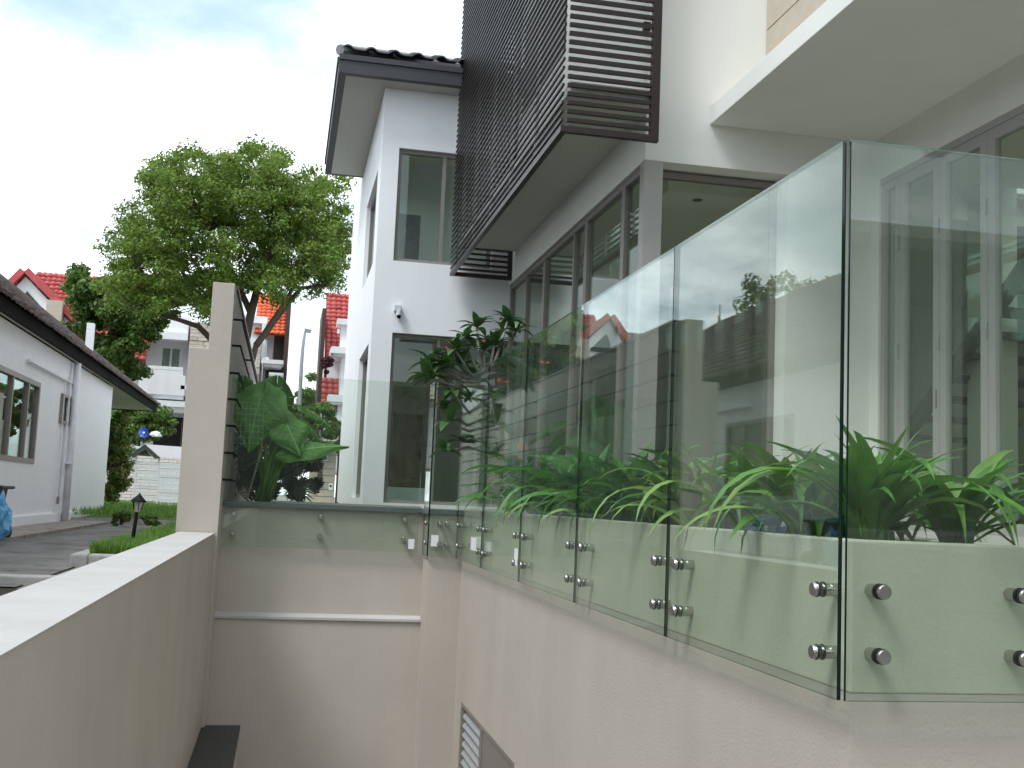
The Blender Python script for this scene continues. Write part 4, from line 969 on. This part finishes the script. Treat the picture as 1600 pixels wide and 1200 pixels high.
# ---------------------------------------------------------------- far left garden
# slatted shelter
YSH = 29.0
sh = thing('slatted_shelter', 'small white slatted bin shelter with pitched white roof', 'shelter', atY(245, 790, YSH))
def s(px, py, dy=0): return atY(px, py, YSH + dy)
pL, pM, pR2 = s(213, 778), s(248, 782), s(292, 784)
for (a_, c_) in (((213, 712), (210, 785)), ((249, 714), (245, 788)), ((291, 716), (288, 790))):
    MB().tube([s(*a_), s(*c_)], .035, 4).build('post', slat_white, sh)
for k in range(9):
    y = 722 + k * 7.8
    if k < 8: 
        a_, c_ = s(215, y), s(246, y + 1); MB().box(a_.x, c_.x, YSH - .02, YSH + .01, a_.z - .035, a_.z + .03).build('slat', slat_white, sh)
    a_, c_ = s(250, y + 5), s(289, y + 5); MB().box(a_.x, c_.x, YSH - .05, YSH - .02, a_.z - .045, a_.z + .045).build('slat', slat_white, sh)
r0, rl, rr_ = s(227, 694, -.1), s(201, 711, -.1), s(250, 714, -.1)
MB().add([r0, rr_, rr_ + Vector((1.2, .0, -.01)), r0 + Vector((1.2, .0, -.03))], [(0, 1, 2, 3)]).add([r0 + Vector((0, .9, 0)), rl + Vector((0, .9, 0)), rl, r0], [(0, 1, 2, 3)]).build('roof', tin_roof, sh)
MB().prism([(r0.x, r0.z - .01), (rl.x, rl.z - .02), (rl.x + .12, rl.z - .06), (r0.x, r0.z - .14), (rr_.x - .12, rr_.z - .05), (rr_.x, rr_.z - .02)], 'y', YSH - .09, YSH - .02).prism([(r0.x, r0.z - .14), (rl.x + .2, rl.z - .0), (rr_.x - .2, rr_.z)], 'y', YSH - .05, YSH - .03).build('gable_board', tin_dk, sh)
# white brick garden wall
YBW = 34.0
gw = thing('garden_brick_wall', 'white painted brick garden wall behind the slatted shelter', 'wall', atY(230, 790, YBW))
a_, c_ = atY(168, 696, YBW), atY(300, 700, YBW)
MB().box(a_.x - 1, c_.x, YBW, YBW + .2, -.56, a_.z - .05).build('wall_body', mortar_m, gw)
MB().box(a_.x - 1, c_.x, YBW - .06, YBW + .26, a_.z - .05, a_.z + .02).build('coping', slat_white, gw)
bk = mesh_of(MB().box(0, .235, -.02, 0, 0, .075), 'brick', brick_m)
cnt = 0
for r_ in range(20):
    z = a_.z - .14 - .088 * r_
    for q in range(13):
        x = a_.x - .1 + .245 * q + (.12 if r_ % 2 else 0)
        if x + .2 > c_.x or z < -.5: continue
        inst('brick', bk, gw, (x, YBW, z))
# bushes and garden ornaments
def bush(name, label, Y, blobs, n, m_, size, seed, nclump=40, rpx=9, dY=.6, cat='bush', extra=None):
    t = thing(name, label, cat, atY(blobs[0][0], blobs[0][1] + blobs[0][2], Y))
    C_, R_ = clumps_in(blobs, Y, dY, seed, nclump, rpx); V, Q = leaf_cloud(n, C_, R_, size, seed); mesh_np('foliage', V, Q, m_, t)
    MB().tube([atY(blobs[0][0], blobs[0][1] + blobs[0][2], Y), atY(blobs[0][0], blobs[0][1], Y)], .03, 5).build('stem', bark, t)
    if extra:
        V, Q = leaf_cloud(extra[1], C_, R_, size * .9, seed + 9, shell=.8); mesh_np('blossom', V, Q, extra[0], t)
    return t
bush('flowering_bush', 'green and reddish flowering bush at the corner of the neighbour house', 25, [(182, 725, 24), (188, 700, 20), (178, 685, 18), (190, 745, 18), (178, 765, 18), (182, 660, 14)], 12000, leaf_bush, .034, 61, 90, 10, .5, extra=(leaf_orange, 1300))
bush('hanging_shrub', 'broad green shrub growing over the garden wall below the white balcony', 36, [(195, 655, 28), (225, 652, 26), (250, 658, 20), (180, 680, 22), (215, 675, 18), (268, 664, 10), (200, 640, 16), (240, 672, 14)], 15000, leaf_bush, .05, 62, 120, 10, .7)
bush('grass_clump', 'small dark weed clump in the lawn before the shelter', 17, [(190, 808, 12), (182, 815, 8)], 900, leaf_tree2, .03, 63, 14, 5, .2, 'plant')
bush('weed_clump', 'low fern-like weed right of the garden lamp head', 16, [(232, 812, 9), (242, 815, 7)], 700, leaf_tree2, .03, 64, 14, 5, .2, 'plant')
pt = atY(225, 676, 33.8)
pwl = thing('pinwheel', 'blue toy pinwheel standing on the garden wall', 'pinwheel', pt)
b = MB()
for k in range(10):
    a = k * math.pi / 5; b.add([tuple(pt), tuple(pt + Vector((.15 * math.cos(a), -.01, .15 * math.sin(a)))), tuple(pt + Vector((.15 * math.cos(a + .5), -.05, .15 * math.sin(a + .5))))], [(0, 1, 2)])
b.build('vanes', pin_blue, pwl); MB().tube([pt + Vector((0, -.05, 0)), pt + Vector((0, -.03, 0))], .03, 8).build('hub', paper, pwl); MB().tube([pt, pt + Vector((0, .0, -.35))], .012, 5).build('stick', black_m, pwl)
tag(crumple(tuple(atY(243, 679, 33.9)), (.15, .08, .09), 5).build('white_flower', paper, org=atY(243, 690, 33.9)), 'white blossom cluster right of the blue pinwheel', 'flower')

# ---------------------------------------------------------------- street houses (about 50 m away)
YS = 50.0
def q(px, py, Y=YS): return atY(px, py, Y)
def pbox(mb, x0, y0, x1, y1, Y, dep, mi=0):     # front rectangle given by its picture corners, real depth dep
    a_, c_ = q(x0, y1, Y), q(x1, y0, Y); mb.box(a_.x, c_.x, Y, Y + dep, a_.z, c_.z, mi); return mb
def rect(px0, py0, px1, py1, Y):
    a_, c_ = q(px0, py1, Y), q(px1, py0, Y); return a_.x, c_.x, a_.z, c_.z
# red gabled house
rg = thing('red_gable_house', 'house with red tiled gable and triangular attic window at left', 'house', q(60, 780, 47.5))
YG2 = 47.4
ap_, le, re = q(38, 424, YG2), q(-38, 500, YG2), q(112, 500, YG2)
wb = MB(); wb.prism([(ap_.x, ap_.z - .15), (le.x + .2, le.z), (le.x + .2, -.5), (re.x - .2, -.5), (re.x - .2, re.z)], 'y', YG2 + .3, YG2 + 5); wb.build('wall', far_white, rg)
tw_ = [q(40, 453, YG2), q(30, 468, YG2), q(30, 486, YG2), q(66, 486, YG2), q(66, 482, YG2)]
MB().prism([(v.x, v.z) for v in tw_], 'y', YG2 + .24, YG2 + .30).build('window', dkgrey, rg)
for (aa, bb_) in ((ap_, re), (ap_, le)):
    d_ = (bb_ - aa).normalized(); n_ = Vector((-d_.z, 0, d_.x)); n_ = n_ if n_.z > 0 else -n_
    MB().add([aa + n_ * .22, bb_ + n_ * .22, bb_ - n_ * .03, aa - n_ * .03] + [v + Vector((0, .35, 0)) for v in (aa + n_ * .22, bb_ + n_ * .22, bb_ - n_ * .03, aa - n_ * .03)], [(0, 1, 2, 3), (7, 6, 5, 4), (0, 4, 5, 1), (1, 5, 6, 2), (2, 6, 7, 3), (3, 7, 4, 0)]).build('verge', tile_red, rg)
Aa, Rr2, Ll = np.array(ap_), np.array(re), np.array(le)
add_roof('roof_tiles', rg, Rr2 + A(0, 6, .1), Rr2 + A(0, .3, .1), Aa + A(0, 6, .1), .23, .29, .055, .07, tile_red, 4)
add_roof('roof_tiles', rg, Ll + A(0, .3, .1), Ll + A(0, 6, .1), Aa + A(0, .3, .1), .23, .29, .055, .07, tile_red, 4)
# main roof with ridge across, right of the gable
e0, e1, r0_ = q(60, 500, 48.5), q(232, 585, 48.5), q(45, 423, 52)
zE = q(110, 512, 48.5).z; zR = q(110, 430, 52).z
xl, xr = q(20, 500, 48.5).x, q(232, 500, 48.5).x
add_roof('roof_tiles', rg, A(xl, 48.4, zE - 1.2), A(xr, 48.4, zE - 1.2), A(xl, 52, zR), .23, .29, .055, .07, tile_red, 4)
MB().add([(xl, 48.5, zE - 1.3), (xr, 48.5, zE - 1.3), (xr, 52, zR - .1), (xl, 52, zR - .1), (xl, 55.5, zE - 1.3), (xr, 55.5, zE - 1.3)], [(0, 1, 2, 3), (3, 2, 5, 4)]).build('roof_deck', tile_red, rg)
MB().box(xl, xr - .3, 48.9, 55, -.5, zE - 1.25).build('wall', far_white, rg)
a0, a1, a2, a3 = rect(70, 470, 98, 505, 47.2); MB().box(a0, a1, 47.2, 47.69, -.5, a3).build('stone_pier', stone_m, rg)
# dark roofed neighbour on far left (seen in reflection and at edge)
dg = thing('dark_roof_house', 'house with dark roof ridge beyond the red gable at the left edge', 'house', q(-60, 780, 49))
a0, a1, a2, a3 = rect(-150, 430, 12, 520, 49)
MB().box(a0, a1, 49.2, 54, -.5, a3 - 1.2).build('wall', far_white, dg)
add_roof('roof_tiles', dg, A(a0, 48.8, a3 - 1.5), A(a1 + .3, 48.8, a3 - 1.5), A(a0, 51.4, a3 - .1), .23, .29, .055, .07, tile_br, 4)
MB().add([(a0, 48.9, a3 - 1.6), (a1 + .3, 48.9, a3 - 1.6), (a1 + .3, 51.4, a3 - .2), (a0, 51.4, a3 - .2), (a0, 54, a3 - 1.6), (a1 + .3, 54, a3 - 1.6)], [(0, 1, 2, 3), (3, 2, 5, 4)]).build('roof_deck', fascia_m, dg)

# white balcony house
wb_ = thing('balcony_house', 'white house with green curtained window and balcony behind the tree', 'house', q(300, 780))
b = MB()
x0, x1, z0, z1 = rect(222, 522, 300, 640, YS)
wx0, wx1, wz0, wz1 = rect(247, 542, 285, 590, YS)
wall_cells(b, 'y', YS, YS + .3, x0, x1, z0, z1, [(wx0, wx1, wz0, wz1)])
pbox(b, 232, 495, 296, 522, YS - .8, 4)       # parapet band
b.box(x0, x1 + 3.2, YS + .3, YS + 6, z0 - 1.9, z1)
pbox(b, 285, 655, 300, 790, YS - .3, .3); 
b.build('wall', far_white, wb_)
for q_ in ((236, 520, 294, 528, YS - 1.0, 1.0), (240, 616, 286, 622, YS - 1.4, 1.4), (243, 628, 300, 634, YS - 1.6, 1.6), (245, 636, 300, 643, YS - 1.4, 1.4), (282, 603, 296, 608, YS - 1.5, 1.5)): pbox(MB(), *q_).build('ledge', far_white, wb_)
win_y(YS + .05, wx0, wx1, wz0, wz1, mull=((wx0 + wx1) / 2,), fw_=.10, fm=paper, parent=wb_, dep=.12, pm_=pane_m)
MB().box(wx0 + .05, wx1 - .05, YS + .32, YS + .40, wz0, wz1).build('curtain', curtain, wb_)
b = MB(); pbox(b, 215, 587, 290, 614, YS - 1.5, .15); pbox(b, 214, 573, 222, 587, YS - 1.5, .15); b.build('balcony_wall', far_white, wb_)
b = MB()
for yy in (574, 580, 585): pbox(b, 226, yy, 286, yy + 1.6, YS - 1.47, .05)
for xx in range(228, 287, 8): pbox(b, xx, 574, xx + 1.5, 588, YS - 1.46, .03)
b.build('railing', far_white, wb_)
x0, x1, z0, z1 = rect(236, 652, 286, 720, YS)
MB().box(x0, x1, YS + .28, YS + .299, z0, z1).build('garage_shade_sheet', dark_room, wb_)  # dark sheet on the wall; the garage's shade is in its colour
x0, x1, z0, z1 = rect(280, 655, 285, 720, YS); MB().box(x0, x1, YS - .25, YS + .2, z0, z1).build('timber_post', wood_dk, wb_)
# stacked stone tower
def stones(parent, px0, py0, px1, py1, Y, hh=.14, ww=.55, seed=1, topcut=None):
    x0, x1, z0, z1 = rect(px0, py0, px1, py1, Y); rr = random.Random(seed)
    MB().box(x0, x1, Y + .03, Y + 2, z0, z1).build('pier_core', mortar_m, parent)
    z = z0; b = MB(); cnt = 0
    while z < z1 - .05:
        h = min(hh * rr.uniform(.8, 1.3), z1 - z); x = x0
        while x < x1 - .05:
            w_ = min(ww * rr.uniform(.5, 1.3), x1 - x); dd = rr.uniform(0, .05)
            b.box(x + .01, x + w_ - .01, Y - dd, Y + .03, z + .008, z + h - .008); x += w_; cnt += 1
        z += h
    o = b.build('stacked_stones', cobble_m, parent); o['kind'] = 'stuff'
stones(wb_, 291, 505, 332, 600, YS - 1.0, seed=2)
stones(wb_, 292, 608, 300, 650, YS - 1.0, seed=3)
# right half of that house: orange roof seen right of the boundary wall
oh = thing('orange_roof_house', 'white house with orange tiled roof and stone pier behind the tree trunk', 'house', q(425, 780))
b = MB(); x0, x1, z0, z1 = rect(380, 497, 415, 560, YS + .4); b.box(x0, x1, YS + .4, YS + 3, z0, z1)
x0, x1, z0, z1 = rect(400, 522, 447, 620, YS + 1.0); b.box(x0, x1 - .02, YS + 1.0, YS + 6, z0 - 2.5, z1)
pbox(b, 408, 558, 420, 575, YS - .4, .6); pbox(b, 406, 505, 416, 560, YS - .2, .4)
b.build('wall', far_white, oh)
for q_ in ((408, 563, 443, 567, YS - 1.0, 1.9), (412, 568, 440, 572, YS - .9, 1.8), (420, 583, 443, 587, YS - 1.0, 1.9), (420, 588, 441, 598, YS - .9, 1.8), (408, 567, 411, 600, YS - 1, .3), (380, 495, 418, 503, YS + .1, .3)): pbox(MB(), *q_).build('balcony_slab', far_white, oh)
x0, x1, z0, z1 = rect(426, 523, 447, 565, YS + .9)
win_y(YS + .9, x0, x1, z0, z1, mull=((x0 + x1) / 2,), fw_=.1, fm=wood_dk, parent=oh, dep=.1, pm_=dkgrey)
MB().box(x0 - .2, x1 + .15, YS + .5, YS + .6, z0 - 2.6, z0 - .3).build('shutter', dkgrey, oh)
e_l, e_r, r_l = q(408, 521, YS + .2), q(446, 521, YS + .2), q(411, 460, YS + 3)
add_roof('roof_tiles', oh, A(e_l.x - .3, YS + .2, e_l.z), A(e_r.x, YS + .2, e_l.z), A(e_l.x - .3, YS + 3.0, q(430, 462, YS + 3).z), .23, .29, .055, .07, tile_or, 4)
MB().add([(e_l.x - .3, YS + .25, e_l.z - .05), (e_r.x, YS + .25, e_l.z - .05), (e_r.x, YS + 3, q(430, 462, YS + 3).z - .05), (e_l.x - .3, YS + 3, q(430, 462, YS + 3).z - .05)], [(0, 1, 2, 3)]).build('roof_deck', tile_or, oh)
x0, x1, z0, z1 = rect(446, 462, 449, 615, YS); MB().box(x0, x1, YS + .1, YS + 3, z0 - 2, z1).build('dark_gable_edge', wood_dk, oh)
stones(oh, 396, 530, 409, 640, YS - .6, seed=4)

# right red roof house
rh = thing('red_roof_house', 'white pillared house with steep red roof left of the white wing', 'house', q(530, 780, 46))
Y2 = 46.0
e_l = q(505, 600, Y2); zt = q(530, 460, Y2 + 3.5).z; x0 = e_l.x; x1 = q(575, 600, Y2).x
add_roof('roof_tiles', rh, A(x0, Y2, q(520, 572, Y2).z), A(x1, Y2, q(520, 572, Y2).z), A(x0, Y2 + 3.5, zt), .23, .29, .055, .07, tile_red, 4)
MB().add([(x0, Y2 + .05, q(520, 572, Y2).z - .05), (x1, Y2 + .05, q(520, 572, Y2).z - .05), (x1, Y2 + 3.5, zt - .05), (x0, Y2 + 3.5, zt - .05)], [(0, 1, 2, 3)]).build('roof_deck', tile_red, rh)
x0_, x1_, z0, z1 = rect(501, 470, 505, 640, Y2); MB().box(x0_, x1_, Y2, Y2 + 3.4, z0 - 1, z1 - .3).build('dark_gable_edge', wood_dk, rh)
add_roof('roof_tiles', rh, A(q(501, 638, Y2 - 1).x, Y2 - 1.2, q(510, 640, Y2 - 1.2).z), A(q(530, 638, Y2 - 1).x, Y2 - 1.2, q(510, 640, Y2 - 1.2).z), A(q(501, 638, Y2 - 1).x, Y2 - .2, q(510, 592, Y2 - .2).z), .23, .29, .055, .07, tile_red, 4)
b = MB(); x0_, x1_, z0, z1 = rect(506, 560, 580, 660, Y2 - .15); b.box(x0_, x1_, Y2 - .15, Y2 + 5, z0 - 2, z1)
pbox(b, 531, 503, 556, 546, Y2 - 1.6, .5); pbox(b, 530, 556, 580, 622, Y2 - 1.6, 1.4); pbox(b, 527, 630, 546, 652, Y2 - 1.5, .5); pbox(b, 545, 655, 580, 800, Y2 - 1.4, 1.2)
b.build('wall', far_white, rh)
for q_ in ((527, 499, 552, 506, Y2 - 1.8, .9), (527, 514, 531, 520, Y2 - 1.7, .3), (517, 545, 580, 551, Y2 - 2.0, 1.8), (521, 551, 580, 556, Y2 - 1.8, 1.6), (512, 620, 580, 627, Y2 - 2.0, 1.8), (516, 627, 580, 631, Y2 - 1.9, 1.7), (525, 652, 580, 657, Y2 - 1.8, 1.6)): pbox(MB(), *q_).build('ledge', far_white, rh)
C_, R_ = clumps_in([(512, 562, 9), (510, 575, 7), (516, 568, 6)], Y2 - 1.6, .3, 9, 14, 4); V, Q = leaf_cloud(900, C_, R_, .09, 12); mesh_np('climbing_plant', V, Q, bougain, rh)

# grooved gate pillar with number plate and bell
YP = 30.0
gp = thing('gate_pillar', 'beige gate pillar with horizontal grooves, blue plate and white bell', 'pillar', q(503, 790, YP))
x0, x1, z0, z1 = rect(480, 690, 527, 800, YP)
MB().box(x0, x1, YP + .01, YP + .5, -.56, z1).build('core', mortar_m, gp)
pk = mesh_of(MB().box(0, x1 - x0, 0, .02, 0, .165), 'plank', stone_m)
for k in range(12): 
    z = z1 - .17 - .183 * k
    inst('plank', pk, gp, (x0, YP - .01, z))
a0, a1, a2, a3 = rect(499, 709, 512, 720, YP); MB().box(a0, a1, YP - .03, YP - .012, a2, a3).build('plate_frame', paper, gp); MB().box(a0 + .03, a1 - .02, YP - .035, YP - .031, a2 + .03, a3 + .02).build('number_plate', sign_blue, gp)
a0, a1, a2, a3 = rect(513, 755, 520, 766, YP); MB().box(a0, a1, YP - .05, YP - .012, a2, a3).build('doorbell', paper, gp, bevel=.01); MB().tube([((a0 + a1) / 2, YP - .05, (a2 + a3) / 2 + .02), ((a0 + a1) / 2, YP - .06, (a2 + a3) / 2 + .02)], .03, 10).build('button', black_m, gp)
gs = thing('garden_side_wall', 'white rendered wall section between gate pillar and wing', 'wall', q(536, 790, YP))
x0, x1, z0, z1 = rect(527.5, 716, 560, 800, YP); MB().box(x0 + .01, x1, YP, YP + .2, -.56, z1).build('wall_body', far_white, gs)
bush('wall_creeper', 'leafy creeper hanging beside the gate pillar', 29.6, [(533, 700, 10), (535, 712, 8), (531, 690, 8)], 900, leaf_bush, .05, 71, 12, 5, .15, 'creeper')
# red brick pier behind creeper
MBp = MB(); x0, x1, z0, z1 = rect(528, 680, 545, 716, 31); tag(MBp.box(x0, x1, 31, 31.4, -.56, z1).build('timber_gate_post', wood_dk, org=(x0, 31, -.56)), 'dark reddish gate post behind the creeper', 'post')

# street lamp
YL = 46.0
lp = thing('street_lamp', 'tall grey curved street lamp against the sky', 'street lamp', q(467, 700, YL))
MB().tube([q(466, 720, YL), q(468, 630, YL), q(471, 570, YL), q(474, 535, YL), q(477, 517, YL), q(480, 514, YL)], [.10, .09, .075, .06, .05, .05], 8).build('post', galv, lp, smooth=True)
hp_ = q(480, 516, YL); MB().add([v for v in (hp_ + Vector((-.12, -.1, .06)), hp_ + Vector((.18, -.1, .02)), hp_ + Vector((.18, .1, .02)), hp_ + Vector((-.12, .1, .06)), hp_ + Vector((-.06, -.08, -.09)), hp_ + Vector((.14, -.08, -.1)), hp_ + Vector((.14, .08, -.1)), hp_ + Vector((-.06, .08, -.09)))],
   [(0, 1, 2, 3), (7, 6, 5, 4), (0, 4, 5, 1), (1, 5, 6, 2), (2, 6, 7, 3), (3, 7, 4, 0)]).build('lamp_head', galv, lp)
